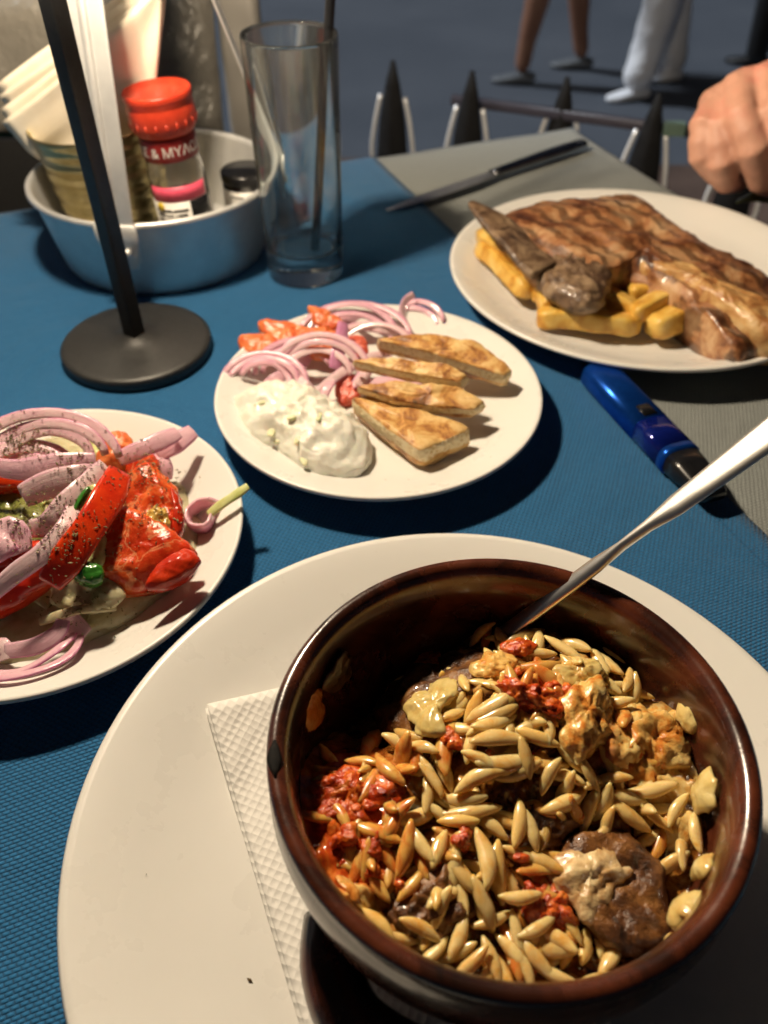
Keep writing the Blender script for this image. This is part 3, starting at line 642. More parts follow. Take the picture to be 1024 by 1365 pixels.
# spoon standing in the bowl
M_spoon = noisy('spoon_steel', [(0.3, (0.66, 0.64, 0.60)), (0.7, (0.78, 0.76, 0.72))], 60, bscale=300, bstr=0.06, rough=0.30, metal=1.0)
A = P(672, 846, 0.049); B = P(790, 757, 0.0835); D = (B - A).normalized(); S0 = A - D * 0.012
pts = [S0 + D * (0.012 * i) for i in range(17)]
sz = [(0.0050, 0.0012), (0.0038, 0.0020), (0.0034, 0.0021), (0.0036, 0.0020), (0.0009, 0.0023), (0.0046, 0.0017), (0.0054, 0.0016), (0.0062, 0.0016), (0.0070, 0.0016), (0.0072, 0.0015), (0.0050, 0.0012)]
sp = root('spoon', S0, 'stainless steel spoon standing in the clay bowl', 'spoon')
o = link('handle', sweep(pts, sz, (-0.57, -0.10, 0.8), 2.2, 20), M_spoon, sp)
bc_ = S0 - D * 0.014
link('spoon_bowl', sweep([S0 + D * 0.002, S0 - D * 0.006, S0 - D * 0.014, S0 - D * 0.024, S0 - D * 0.032, S0 - D * 0.036], [(0.004, 0.0012), (0.010, 0.0012), (0.0150, 0.0012), (0.0150, 0.0012), (0.0095, 0.0012), (0.002, 0.001)], (-0.57, -0.10, 0.8), 2.4, 20), M_spoon, sp)

# ------------------------------------------------------------------ vape pen
va, vb = P(797, 497, 0.0095), P(915, 622, 0.0095); vd = (vb - va).normalized()
M_vape = noisy('blue_anodised', [(0.3, (0.006, 0.07, 0.42)), (0.7, (0.010, 0.10, 0.52))], 200, bscale=1500, bstr=0.04, rough=0.30, metal=0.75)
M_vape2 = noisy('blue_gloss', [(0.3, (0.004, 0.012, 0.16)), (0.7, (0.006, 0.016, 0.20))], 200, rough=0.12, metal=0.4, coat=0.5)
vp = root('vape_pen', va - Vector((0, 0, 0.0095)), 'blue metallic vape pen with black mouthpiece', 'vape pen')
Lv = (vb - va).length
vs_ = (0.0118, 0.0085)
link('body', sweep([va - vd * 0.002, va - vd * 0.0012, va, va + vd * Lv * 0.62], [(0.0095, 0.0065), (0.0108, 0.0076), vs_, vs_], (0, 0, 1), 3.2, 32), M_vape, vp)
link('collar', sweep([va + vd * Lv * 0.62, va + vd * Lv * 0.88], (0.01175, 0.00845), (0, 0, 1), 3.2, 32), M_vape2, vp)
link('ring', sweep([va + vd * Lv * 0.88, va + vd * Lv * 0.94], (0.0119, 0.0086), (0, 0, 1), 3.2, 32), M_vape, vp)
link('mouthpiece', sweep([va + vd * Lv * 0.94, va + vd * (Lv + 0.004), va + vd * (Lv + 0.016), va + vd * (Lv + 0.024), va + vd * (Lv + 0.027)], [(0.0114, 0.0082), (0.0108, 0.0076), (0.0090, 0.0052), (0.0086, 0.0042), (0.0070, 0.0030)], (0, 0, 1), 3.0, 28), M_blackp, vp)
sd = vd.cross(Vector((0, 0, 1)))
link('fire_button', sweep([va + vd * Lv * 0.50, va + vd * Lv * 0.60], (0.0045, 0.0010), (0, 0, 1), 3, 16), M_blackp, vp).location += Vector((0, 0, 0.0083))

# ------------------------------------------------------------------ table knife on the grey cloth
ka, kb = P(516, 282, 0.003), P(777, 193, 0.004); kd = (kb - ka)
ptsk = [ka + kd * (i / 20) for i in range(21)]
kn = root('table_knife', ka.lerp(kb, 0.5) - Vector((0, 0, 0.003)), 'steel table knife lying on the grey cloth behind the meat plate', 'knife')
M_knife = noisy('knife_steel', [(0.3, (0.60, 0.62, 0.66)), (0.7, (0.74, 0.76, 0.80))], 60, rough=0.42, metal=0.9)
link('blade', sweep([p + Vector((0, 0, 0.0012)) for p in ptsk[:11]], [(0.0012, 0.0006), (0.0062, 0.0008), (0.0085, 0.0009), (0.0090, 0.0010), (0.0082, 0.0012), (0.0058, 0.0022)], (0, 0.12, 1), 2.5, 16), M_knife, kn)
link('handle', sweep([p + Vector((0, 0, 0.0022)) for p in ptsk[10:]], [(0.0056, 0.0026), (0.0062, 0.0032), (0.0072, 0.0036), (0.0080, 0.0036), (0.0062, 0.003)], (0, 0, 1), 2.6, 16), M_dark_steel, kn)

# ------------------------------------------------------------------ onions, tomatoes and other vegetables
def onion_mat(name, inner, outer, sss=0.28):
    m, nt, b = new_mat(name); v = coords(nt)
    at = nt.nodes.new('ShaderNodeAttribute'); at.attribute_name = 'rim'
    sep = nt.nodes.new('ShaderNodeSeparateXYZ'); nt.links.new(at.outputs['Vector'], sep.inputs[0])
    cb = nt.nodes.new('ShaderNodeCombineXYZ'); oi = nt.nodes.new('ShaderNodeObjectInfo')
    nt.links.new(math_n(nt, 'MULTIPLY', sep.outputs[1], 40.0), cb.inputs[0]); nt.links.new(math_n(nt, 'MULTIPLY', math_n(nt, 'SINE', sep.outputs[2]), 7.0), cb.inputs[1]); nt.links.new(math_n(nt, 'MULTIPLY', oi.outputs['Random'], 50.0), cb.inputs[2])
    vein = noise_n(nt, cb.outputs[0], 1.6, 3, 0.6)
    n = noise_n(nt, v, 150, 3)
    f = math_n(nt, 'MULTIPLY', math_n(nt, 'POWER', sep.outputs[0], 1.6), 0.75)
    f = math_n(nt, 'ADD', f, math_n(nt, 'MULTIPLY', math_n(nt, 'SUBTRACT', vein, 0.47), 1.5), True)
    col = mix(nt, f, inner, outer); col = mix(nt, math_n(nt, 'MULTIPLY', n, 0.3), col, (0.84, 0.68, 0.64))
    nt.links.new(col, b.inputs['Base Color'])
    setp(b, rough=0.24, sss=sss, sss_scale=0.005, coat=0.2, coat_rough=0.1); b.inputs['Subsurface Radius'].default_value = (1, 0.6, 0.7)
    bump(nt, b, vein, 0.35, 0.0006); bump(nt, b, noise_n(nt, v, 260, 3), 0.3, 0.0010); return m
M_onion = onion_mat('red_onion', (0.80, 0.46, 0.54), (0.46, 0.07, 0.26))
M_onion_pale = onion_mat('pale_onion', (0.84, 0.58, 0.60), (0.54, 0.14, 0.31))
M_onion_skin = onion_mat('magenta_onion', (0.62, 0.20, 0.42), (0.42, 0.06, 0.24), 0.2)
def tomato_mat():
    m, nt, b = new_mat('tomato_flesh'); v = coords(nt)
    n = noise_n(nt, v, 70, 4, 0.6, 0.8); rid = math_n(nt, 'ABSOLUTE', math_n(nt, 'SUBTRACT', noise_n(nt, v, 55, 3, 0.5, 1.2), 0.5))
    col = ramp(nt, n, [(0.28, (0.46, 0.020, 0.006)), (0.48, (0.62, 0.055, 0.012)), (0.64, (0.72, 0.12, 0.025)), (0.82, (0.76, 0.26, 0.07))])
    col = mix(nt, ramp(nt, rid, [(0.0, (0.75, 0.75, 0.75)), (0.035, (0, 0, 0))]), col, (0.78, 0.32, 0.14))
    nt.links.new(col, b.inputs['Base Color']); setp(b, rough=0.26, sss=0.45, sss_scale=0.006)
    bump(nt, b, noise_n(nt, v, 420, 3), 0.5, 0.0008); bump(nt, b, rid, 0.35, 0.003); return m
M_tflesh = tomato_mat()
M_tskin = noisy('tomato_skin', [(0.3, (0.44, 0.016, 0.006)), (0.7, (0.60, 0.045, 0.010))], 60, rough=0.22, coat=0.25, bscale=300, bstr=0.25, sss=0.1, sss_scale=0.003)
M_torange = noisy('orange_tomato_flesh', [(0.3, (0.62, 0.10, 0.03)), (0.55, (0.72, 0.20, 0.06)), (0.8, (0.76, 0.36, 0.15))], 95, 4, 0.6, bscale=260, bstr=0.4, rough=0.36, sss=0.4, sss_scale=0.005)
M_pepper = noisy('red_pepper', [(0.3, (0.50, 0.014, 0.004)), (0.7, (0.66, 0.05, 0.008))], 70, bscale=500, bstr=0.15, rough=0.16, coat=0.5, sss=0.1, sss_scale=0.003)
M_cuc = noisy('cucumber_flesh', [(0.3, (0.42, 0.46, 0.16)), (0.7, (0.60, 0.60, 0.28))], 120, bscale=300, bstr=0.3, rough=0.2, coat=0.4, sss=0.3, sss_scale=0.004)
M_cskin = noisy('cucumber_skin', [(0.3, (0.020, 0.11, 0.012)), (0.7, (0.05, 0.22, 0.03))], 120, bscale=300, rough=0.2, coat=0.4)
M_gpep = noisy('olive_green_pepper', [(0.3, (0.12, 0.14, 0.03)), (0.7, (0.26, 0.26, 0.07))], 90, bscale=300, bstr=0.3, rough=0.2, coat=0.4)
M_lett = noisy('lettuce', [(0.3, (0.50, 0.56, 0.16)), (0.7, (0.70, 0.72, 0.36))], 120, bscale=220, bstr=0.5, rough=0.35, sss=0.3, sss_scale=0.003)
M_cabb = noisy('wet_cabbage', [(0.3, (0.36, 0.30, 0.16)), (0.5, (0.52, 0.46, 0.27)), (0.7, (0.62, 0.57, 0.40))], 70, 5, 1.2, bscale=240, bstr=0.7, rough=0.34, coat=0.15, sss=0.4, sss_scale=0.005)
M_tmatt = noisy('soft_tomato_flesh', [(0.3, (0.50, 0.05, 0.03)), (0.6, (0.62, 0.12, 0.07)), (0.8, (0.68, 0.26, 0.18))], 140, rough=0.4, sss=0.4, sss_scale=0.004, bscale=260)
M_gel = noisy('seed_gel', [(0.3, (0.45, 0.20, 0.03)), (0.55, (0.60, 0.40, 0.10)), (0.75, (0.50, 0.10, 0.015))], 300, 3, rough=0.12, coat=0.5, sss=0.3, sss_scale=0.003, bscale=400, bstr=0.6)
def onion_slice(px, py, z, rad, arc, rz, tilt, label, layers=2, h=0.0035, w=0.0022, mat_=None, group='red onion slices', roll=0.0, sq=0.8):
    """nested arcs of one onion slice; arc = span in degrees centred away from the viewer"""
    c = P(px, py, z); m = Euler((R(tilt), R(roll), R(rz)), 'XYZ').to_matrix(); mat_ = mat_ or M_onion
    rt = root('onion_slice', c, label, 'onion', group) if layers > 1 else None
    for k in range(layers):
        rr = rad - k * 2.05 * w - random.uniform(-0.0006, 0.0012); pts, ups = [], []; sq_k = sq * random.uniform(0.88, 1.1); ph = random.uniform(0, 6); hk = h * random.uniform(0.75, 1.25); off = Vector((random.uniform(-1, 1), random.uniform(-1, 1), random.uniform(-0.8, 0.8))) * 0.0010
        jit = random.uniform(-6, 6); a0, a1 = 90 - arc / 2 + jit, 90 + arc / 2 + jit - random.uniform(0, 14) * k
        for i in range(17):
            a = R(a1 + (a0 - a1) * i / 16); pts.append(c + m @ (off + Vector((rr * math.cos(a) * (1 + 0.05 * math.sin(2 * a + ph)), sq_k * rr * math.sin(a), 0.0014 * math.sin(a * 2.3 + ph))))); ups.append(tuple(m @ Vector((0, 0, 1))))
        d = sweep(pts, [(w * 0.7, hk * 0.8), (w, hk), (w * 0.85, hk), (w, hk), (w * 0.6, hk * 0.8)], ups, 3.0, 12, True)
        # the skin is on the outer side of the arc
        out = [((0.5 - 0.5 * math.cos(q[2])) ** 2.2 * 1.25, q[1], q[2]) for q in d[3]]
        d = (d[0], d[1], None, out)
        if rt is not None: link('layer', d, mat_, rt)
        else: return thing('onion_slice', d, mat_, label, 'onion', group)
    return rt
def ribbon(path, half, th, up, n=7):
    """thin curved layer carried along a path: cupped like an onion petal"""
    V, F, A = [], [], []; m = len(path); run = 0.0; w = 2 * n
    for i, p in enumerate(path):
        run += (p - path[max(i - 1, 0)]).length
        t = (path[min(i + 1, m - 1)] - path[max(i - 1, 0)]).normalized(); side = t.cross(Vector(up)).normalized(); u = side.cross(t).normalized(); f = i / (m - 1)
        hw = half * (0.62 + 0.38 * math.sin(math.pi * min(1, max(0, 0.12 + 0.8 * f)))) * (1 + 0.10 * noise.noise(Vector((run * 120, path[0].x * 90, 0))))
        for k in range(w):
            q = k if k < n else w - 1 - k; c = q / (n - 1) * 2 - 1; top = k < n
            V.append(p + side * (hw * c) + u * (-0.10 * hw * c * c + (th if top else -th) * (1 - 0.5 * abs(c)))); A.append((abs(c) ** 4 * (1.3 if c > 0 else 0.8), run, c * 1.2))
    for i in range(m - 1):
        for k in range(w): F.append((i * w + k, i * w + (k + 1) % w, (i + 1) * w + (k + 1) % w, (i + 1) * w + k))
    F.append(tuple(range(w))); F.append(tuple(range((m - 1) * w, m * w)))
    return V, F, None, A
def strip(name, pp, half, label, cat, mat_, group=None, up=(0, -0.4, 1), ex=3.0, n=20):
    """pp = [(px, py, z)]"""
    pts = spline([P(a, b, c) for a, b, c in pp], n)
    if name == 'onion_strip' and half[0] > half[1]: return thing(name, ribbon(pts, half[0] * 0.92, 0.00055, up), mat_, label, cat, group)
    return thing(name, sweep(pts, [(half[0] * 0.78, half[1] * 0.8), half, (half[0] * 0.9, half[1]), half, (half[0] * 0.72, half[1] * 0.8)], up, ex, 14, True), mat_, label, cat, group)
def tomato_wedge(px, py, z, rad, span, rot, label, flesh=None, skin=None, thick=1.0, group=None):
    """one wedge of a tomato: two cut faces and the skin"""
    c = P(px, py, z); m = Euler([R(a) for a in rot], 'XYZ').to_matrix(); V, F, M = [], [], []; nu, nv = 12, 14; seed = px * 0.01
    # rounded wedge: angle from -span/2 to span/2, radial 0..1
    def pt(u, v, s):      # u angle -1..1, v latitude -1..1, s radius 0..1
        a = R(span / 2) * u; la = v * math.pi / 2 * 0.93; r = rad * s
        w = Vector((r * math.cos(la) * math.cos(a), r * math.cos(la) * math.sin(a), r * math.sin(la) * 0.95 * thick))
        return w + w.normalized() * (0.09 * rad * noise.noise(Vector((u * 1.3, v * 2.1, s * 2 + seed)))) if w.length > 1e-6 else w
    def grid(fn, na, nb, mi):
        k = len(V)
        for i in range(na + 1):
            for j in range(nb + 1): V.append(c + m @ fn(i / na, j / nb))
        for i in range(na):
            for j in range(nb):
                a = k + i * (nb + 1) + j; F.append((a, a + 1, a + nb + 2, a + nb + 1)); M.append(mi)
    grid(lambda s, t: pt(s * 2 - 1, t * 2 - 1, 1.0), nu, nv, 1)
    for sg in (-1, 1):
        def cut(s, t, sg=sg):
            w = pt(sg, t * 2 - 1, 0.06 + 0.94 * s); dent = 0.10 * rad * math.sin(math.pi * s) * (0.6 + 0.8 * noise.noise(Vector((s * 3.3, t * 5.1, seed + sg))))
            return w - Vector((-math.sin(R(span / 2) * sg), math.cos(R(span / 2) * sg), 0)) * dent * sg
        grid(cut, 10, nv, 0)
    o = thing('tomato_wedge', (V, F, M), [flesh or M_tflesh, skin or M_tskin], label, 'tomato', group)
    return o
def PP(px, py, zc, yc, k):
    """point seen at (px, py) on the plane z = zc + k (y - yc)"""
    a = (px - 512) / 1090.0; b = -(py - 682.5) / 1090.0; d = Vector((a, _cp + b * _sp, -_sp + b * _cp))
    return Vector((0, 0, CAM_Z)) + d * ((CAM_Z - zc + k * yc) / (k * d.y - d.z))
def chunk(name, pp, zc, k, h, mat_, label, cat, p=3.0, amp=0.0016, freq=110, seed=0.0, fine=0.0005, under=0.9, group=None, round_=True, parent=None):
    """solid over an outline seen in the photograph, on a plane that rises away with slope k"""
    yc = P(sum(a for a, b in pp) / len(pp), sum(b for a, b in pp) / len(pp), zc).y
    d = lump([PP(a, b, zc, yc, k) for a, b in pp], lambda x, y: zc + k * (y - yc), h, p, amp, freq, 60, 14, seed, round_, under, fine, 420)
    if parent is not None: return link(name, d, mat_, parent)
    return thing(name, d, mat_, label, cat, group)
# ---- plate of pita, onion and dip
Z1 = 0.008
chunk('tomato_slice', [(317,454),(345,450),(368,456),(378,474),(350,482),(326,474)], 0.018, 0.3, 0.006, M_torange, 'orange tomato slice at the left end of the pita plate', 'tomato', seed=1)
chunk('tomato_slice', [(343,433),(375,433),(405,440),(424,452),(408,472),(375,466),(355,452)], 0.019, 0.3, 0.006, M_torange, 'orange tomato slice second from the left on the pita plate', 'tomato', seed=2)
chunk('tomato_slice', [(411,413),(428,414),(448,424),(458,436),(430,440),(416,428)], 0.020, 0.3, 0.005, M_torange, 'orange tomato slice tip sticking out furthest back behind the onions', 'tomato', seed=3)
chunk('tomato_slice', [(402,446),(430,442),(455,450),(450,470),(420,475),(405,464)], 0.020, 0.3, 0.006, M_torange, 'orange tomato slice half covered by onion arcs', 'tomato', seed=4)
chunk('tomato_slice', [(462,458),(478,450),(490,458),(488,474),(470,480)], 0.017, 0.3, 0.004, M_tmatt, 'red tomato piece behind the upright magenta onion strip', 'tomato', seed=5)
chunk('tomato_slice', [(452,504),(470,500),(484,516),(474,536),(455,540),(446,522)], 0.010, 0.3, 0.004, M_tmatt, 'red tomato piece between the white dip and the pitas', 'tomato', seed=6)
OG = 'red onion slices on the pita plate'
onion_slice(352, 512, 0.016, 0.0265, 185, -8, 38, 'wide pink onion arc at the left above the white dip', 3, 0.0009, 0.0023, group=OG)
onion_slice(425, 500, 0.018, 0.030, 180, -6, 42, 'large pale onion arc in the middle of the onion heap', 3, 0.0009, 0.0023, M_onion_pale, OG)
onion_slice(395, 492, 0.013, 0.026, 175, 15, 36, 'onion arc behind the two front onion arcs', 2, 0.0009, 0.0023, group=OG)
onion_slice(472, 452, 0.014, 0.036, 170, -4, 26, 'long flat onion arc at the back of the onion heap', 3, 0.0009, 0.0023, group=OG)
onion_slice(500, 470, 0.012, 0.030, 165, -14, 26, 'onion arc tucked behind the pita wedges', 2, 0.0009, 0.0023, M_onion_pale, OG)
onion_slice(553, 437, 0.012, 0.022, 120, -30, 40, 'onion arc lying behind the thin pita tip', 2, 0.0009, 0.0023, group=OG)
strip('onion_strip', [(446, 492, 0.021), (451, 470, 0.027), (456, 448, 0.031), (458, 430, 0.034)], (0.0052, 0.0009), 'upright magenta onion strip in the onion heap', 'onion', M_onion_skin, OG, (0.3, -0.9, 0.3))
strip('onion_strip', [(552, 392, 0.030), (540, 402, 0.026), (537, 420, 0.020), (548, 442, 0.014)], (0.0032, 0.0011), 'curled onion strip poking up behind the pita wedges', 'onion', M_onion_pale, OG, (0.8, -0.6, 0.4))
strip('onion_strip', [(420, 525, 0.015), (455, 497, 0.019), (490, 478, 0.022), (522, 470, 0.020)], (0.0034, 0.0010), 'pale thin onion strip crossing in front of the magenta strip', 'onion', M_onion_pale, OG, (0, -0.7, 0.7))
strip('onion_strip', [(500, 478, 0.020), (485, 500, 0.020), (475, 512, 0.019)], (0.0042, 0.0010), 'short pale onion piece at the pita tips', 'onion', M_onion_pale, OG, (0, -0.7, 0.7))
strip('onion_strip', [(592, 440, 0.012), (604, 432, 0.014), (612, 446, 0.012)], (0.003, 0.0012), 'small onion bit right behind the rearmost pita', 'onion', M_onion, OG)
strip('onion_strip', [(470, 512, 0.016), (520, 508, 0.016), (575, 512, 0.015)], (0.004, 0.0012), 'onion strip squeezed between the pita wedges', 'onion', M_onion, OG)
rs = random.Random(21)
for k, (cx, cy, an, ln, zz) in enumerate(((372, 505, 30, 22, 0.017), (405, 512, -40, 20, 0.018), (438, 520, 60, 18, 0.017), (430, 465, 10, 26, 0.020), (390, 478, -15, 24, 0.019), (500, 440, -12, 34, 0.017), (460, 430, 8, 30, 0.016))):
    dx, dy = ln * math.cos(R(an)), -ln * math.sin(R(an))
    strip('onion_strip', [(cx - dx, cy - dy, zz - 0.003), (cx + rs.uniform(-4, 4), cy + rs.uniform(-8, 2), zz + 0.003), (cx + dx, cy + dy, zz - 0.002)], (rs.uniform(0.0030, 0.0046), 0.001), 'loose pink onion strip tossed into the onion heap beside the dip', 'onion', M_onion_pale if k % 2 else M_onion, 'loose onion strips on the pita plate', (rs.uniform(-0.5, 0.5), -0.7, 0.5))
strip('onion_strip', [(328, 462, 0.012), (322, 480, 0.016), (330, 500, 0.014)], (0.0045, 0.0012), 'pink onion strip at the left rim of the pita plate', 'onion', M_onion, OG, (-0.5, -0.6, 0.6))

# dip
M_cbit = noisy('pale_cucumber', [(0.3, (0.60, 0.61, 0.34)), (0.7, (0.72, 0.71, 0.48))], 200, rough=0.5, sss=0.4, sss_scale=0.004)
M_dip = noisy('yoghurt_dip', [(0.3, (0.80, 0.78, 0.66)), (0.6, (0.84, 0.82, 0.73)), (0.8, (0.78, 0.77, 0.60))], 60, 4, offset=False, bscale=230, bstr=0.45, bdist=0.0018, rough=0.32, sss=0.25, sss_scale=0.004, coat=0.2)
dip_o = px_outline([(306,535),(330,520),(370,514),(415,521),(455,545),(488,572),(496,600),(478,625),(440,628),(405,622),(375,598),(335,582),(315,562)], 0.012)
def dipz(x, y): return 0.0062
V, F = lump(dip_o, dipz, 0.021, 2.1, 0.0, 90, 96, 34, 2.0, True, 0.1)
cxy = sum((Vector((p.x, p.y, 0)) for p in dip_o), Vector()) / len(dip_o)
for i, v in enumerate(V):
    k = max(0, min(1, (v.z - 0.008) / 0.012)); a = Vector((v.x, v.y, 0)) - cxy
    q = v * 85 + Vector((4.0, 2.2, 0))
    rid = abs(noise.noise(Vector((q.x * 0.5 + q.y * 0.35, q.y * 0.9 - q.x * 0.3, 1.7)))) 
    v.z += k * (0.0075 * (0.30 - rid) + 0.0022 * noise.noise(v * 190) + 0.0012 * noise.noise(v * 420))
    s = 0.0016 * noise.noise(v * 130) + 0.001 * noise.noise(v * 300); v.x += a.normalized().x * s; v.y += a.normalized().y * s
dp = thing('yoghurt_dip', (V, F), M_dip, 'white yoghurt cucumber dip heaped at the front of the pita plate', 'dip')
def dip_top(px, py):
    best = None
    for v in V:
        d = math.hypot(512 + 1090 * v.x / (v.y * _cp + (CAM_Z - v.z) * _sp) - px, 682.5 - 1090 * (v.y * _sp - (CAM_Z - v.z) * _cp) / (v.y * _cp + (CAM_Z - v.z) * _sp) - py)
        if best is None or d < best[0]: best = (d, v)
    return best[1]
for px, py, an, ln in ((392, 556, 10, 26), (424, 554, 60, 14), (362, 573, 70, 22), (398, 582, 60, 24), (404, 612, -65, 22), (352, 534, 20, 30), (372, 588, 15, 15)):
    c = dip_top(px, py) + Vector((0, 0.0004, -0.0012)); dx, dy = math.cos(R(an)) * ln / 2, -math.sin(R(an)) * ln / 2
    a, b = P(px - dx, py - dy, c.z), P(px + dx, py + dy, c.z); dd = (b - a) / 2
    ax = Vector((dd.x, dd.y, 0)); ay = Vector((-dd.y, dd.x, 0)).normalized() * 0.0024; nr = [0.8 + 0.5 * noise.noise(Vector((q * 1.7, px * 0.1, 0))) for q in range(8)]
    link('cucumber_bit', lump([c + ax * (1.15 * nr[q] * math.cos(q * math.pi / 4)) + ay * (nr[q] * math.sin(q * math.pi / 4)) for q in range(8)], c.z + 0.0006, 0.0009, 3.0, 0.0004, 300, 22, 6, px, True, 1.6), M_cbit, dp)

# pita wedges
def pita_mats():
    m, nt, b = new_mat('toasted_crust'); v = coords(nt)
    n = noise_n(nt, v, 75, 6, 0.72, 0.5); n2 = noise_n(nt, v, 300, 3)
    col = ramp(nt, n, [(0.28, (0.76, 0.58, 0.31)), (0.44, (0.68, 0.44, 0.17)), (0.53, (0.52, 0.24, 0.055)), (0.60, (0.27, 0.085, 0.018)), (0.70, (0.04, 0.016, 0.007))])
    col = mix(nt, math_n(nt, 'MULTIPLY', n2, 0.15), col, (0.70, 0.52, 0.28)); nt.links.new(col, b.inputs['Base Color'])
    setp(b, rough=0.42, spec=0.35, sss=0.05, sss_scale=0.003); bump(nt, b, n2, 0.4, 0.0012); bump(nt, b, noise_n(nt, v, 90, 3), 0.4, 0.003)
    m2, nt, b = new_mat('pita_crumb'); v = coords(nt)
    vo = nt.nodes.new('ShaderNodeTexVoronoi'); vo.inputs['Scale'].default_value = 420; nt.links.new(v, vo.inputs['Vector'])
    n = noise_n(nt, v, 180, 5, 0.7); f = math_n(nt, 'ADD', math_n(nt, 'MULTIPLY', n, 0.75), math_n(nt, 'MULTIPLY', vo.outputs['Distance'], 0.45))
    nt.links.new(ramp(nt, f, [(0.35, (0.44, 0.28, 0.11)), (0.48, (0.70, 0.54, 0.30)), (0.66, (0.80, 0.68, 0.45))]), b.inputs['Base Color'])
    setp(b, rough=0.8, spec=0.2, sss=0.1, sss_scale=0.003); bump(nt, b, f, 0.9, 0.0022); return m, m2
M_crust, M_crumb = pita_mats()
def pita(top, thick, label, seed):
    """top = [(px, py, z)] corners of the upper crust, in order"""
    T = [P(*q) for q in top]; n = len(T); N = 22; V, F, M = [], [], []
    loop = []
    for k in range(n):
        for q in range(N // 2):
            loop.append(T[k].lerp(T[(k + 1) % n], q / (N // 2)))
    # soften corners
    for _ in range(2): loop = [(loop[i - 1] + loop[i] * 2 + loop[(i + 1) % len(loop)]) / 4 for i in range(len(loop))]
    S = len(loop); c = sum(loop, Vector()) / S; nrm = (T[1] - T[0]).cross(T[-1] - T[0]).normalized()
    if nrm.z < 0: nrm = -nrm
    lev = [(0.0, 0), (0.3, 0), (0.6, 0), (0.85, 0), (0.965, 0), (1.0, 0.0012)]
    rows = [[c.lerp(p, s) - nrm * dz for p in loop] for s, dz in lev]
    rows += [[p - nrm * (0.0012 + (thick - 0.0024) * f) + (p - c).normalized() * 0.0006 * math.sin(math.pi * f) for p in loop] for f in (0.25, 0.5, 0.75, 1.0)]
    rows += [[c.lerp(p, s) - nrm * thick for p in loop] for s in (0.965, 0.6, 0.0)]
    for r_, row in enumerate(rows):
        for p in row:
            a = 0.0013 * noise.fractal(p * 75 + Vector((seed, 0, 0)), 0.8, 2, 3) + 0.0005 * noise.noise(p * 400)
            side = 5 <= r_ <= 9; d = (p - c).normalized() if side else nrm
            V.append(p + d * (a * (1.3 if side else 1.6)))
    for j in range(len(rows) - 1):
        for i in range(S):
            F.append((j * S + i, j * S + (i + 1) % S, (j + 1) * S + (i + 1) % S, (j + 1) * S + i)); M.append(1 if 5 <= j <= 7 else 0)
    return thing('pita_wedge', (V, F, M), [M_crust, M_crumb], label, 'bread', 'toasted pita wedges')
pita([(465, 528, 0.020), (500, 530, 0.021), (632, 568, 0.022), (560, 602, 0.022)], 0.0130, 'thick toasted pita wedge nearest the front, beside the white dip', 1)
pita([(472, 514, 0.029), (525, 507, 0.031), (618, 515, 0.031), (646, 535, 0.028), (630, 546, 0.026), (540, 536, 0.026)], 0.0095, 'toasted pita wedge lying second from the front', 2)
pita([(466, 480, 0.034), (520, 476, 0.037), (600, 486, 0.038), (624, 500, 0.036), (610, 508, 0.034), (530, 494, 0.034)], 0.0095, 'thin toasted pita wedge third from the front', 3)
pita([(497, 450, 0.034), (570, 442, 0.036), (640, 455, 0.036), (684, 492, 0.030), (672, 500, 0.029), (580, 470, 0.032)], 0.0115, 'toasted pita wedge furthest back with a thin tip', 4)

# ---- salad
def heap(px, py): return 0.0
pile = px_outline([(-60,600),(10,572),(70,562),(130,580),(180,610),(235,640),(262,690),(258,745),(225,785),(150,820),(80,850),(0,860),(-70,850),(-110,740)], 0.016)
thing('cabbage_bed', lump(pile, 0.0065, 0.016, 2.0, 0.006, 60, 80, 22, 3.0, True, 0.05, 0.001, 260), M_cabb, 'pale wet cabbage heap under the tomato and onion salad', 'cabbage')
tw = chunk('tomato_wedge', [(163,648),(176,630),(196,620),(220,632),(238,658),(243,692),(236,716),(212,722),(186,712),(168,690)], 0.030, 0.45, 0.009, M_tflesh, 'large seedy tomato wedge sprinkled with oregano in the salad', 'tomato', 2.6, 0.003, 90, 1.0)
chunk('seed_gel', [(192,690),(205,676),(222,680),(226,700),(210,712),(196,704)], 0.0385, 0.45, 0.0022, M_gel, '', '', 2.0, 0.0014, 220, 2.0, parent=tw)
chunk('skin', [(228,650),(240,668),(246,700),(238,720),(229,716),(234,690),(230,668)], 0.034, 0.3, 0.0050, M_tskin, '', '', 2.4, 0.0008, 120, 3.0, parent=tw)
tw = chunk('tomato_wedge', [(141,700),(156,690),(176,688),(205,700),(236,716),(258,738),(262,752),(232,772),(196,786),(160,790),(136,784),(137,740)], 0.028, 0.55, 0.011, M_tflesh, 'big bright red tomato wedge at the front right of the salad', 'tomato', 3.4, 0.0022, 70, 4.0)
chunk('skin', [(196,786),(212,758),(240,738),(256,736),(266,752),(238,776)], 0.0335, 0.2, 0.0052, M_tskin, '', '', 2.6, 0.0008, 110, 5.0, parent=tw)
chunk('tomato_wedge', [(130,612),(146,590),(160,577),(174,586),(182,602),(166,622),(140,626)], 0.028, 0.4, 0.007, M_torange, 'orange red tomato tip at the back of the salad', 'tomato', 2.6, 0.0018, 100, 6.0)
chunk('tomato_wedge', [(168,620),(190,606),(210,612),(214,630),(194,640),(172,638)], 0.024, 0.4, 0.007, M_tflesh, 'red tomato piece under the two right onion strips', 'tomato', 2.6, 0.0018, 100, 7.0)
chunk('tomato_wedge', [(-25,642),(0,632),(28,632),(34,642),(18,654),(-15,662)], 0.040, 0.4, 0.006, M_tflesh, 'red tomato piece at the left edge of the salad', 'tomato', 2.6, 0.0018, 100, 8.0)
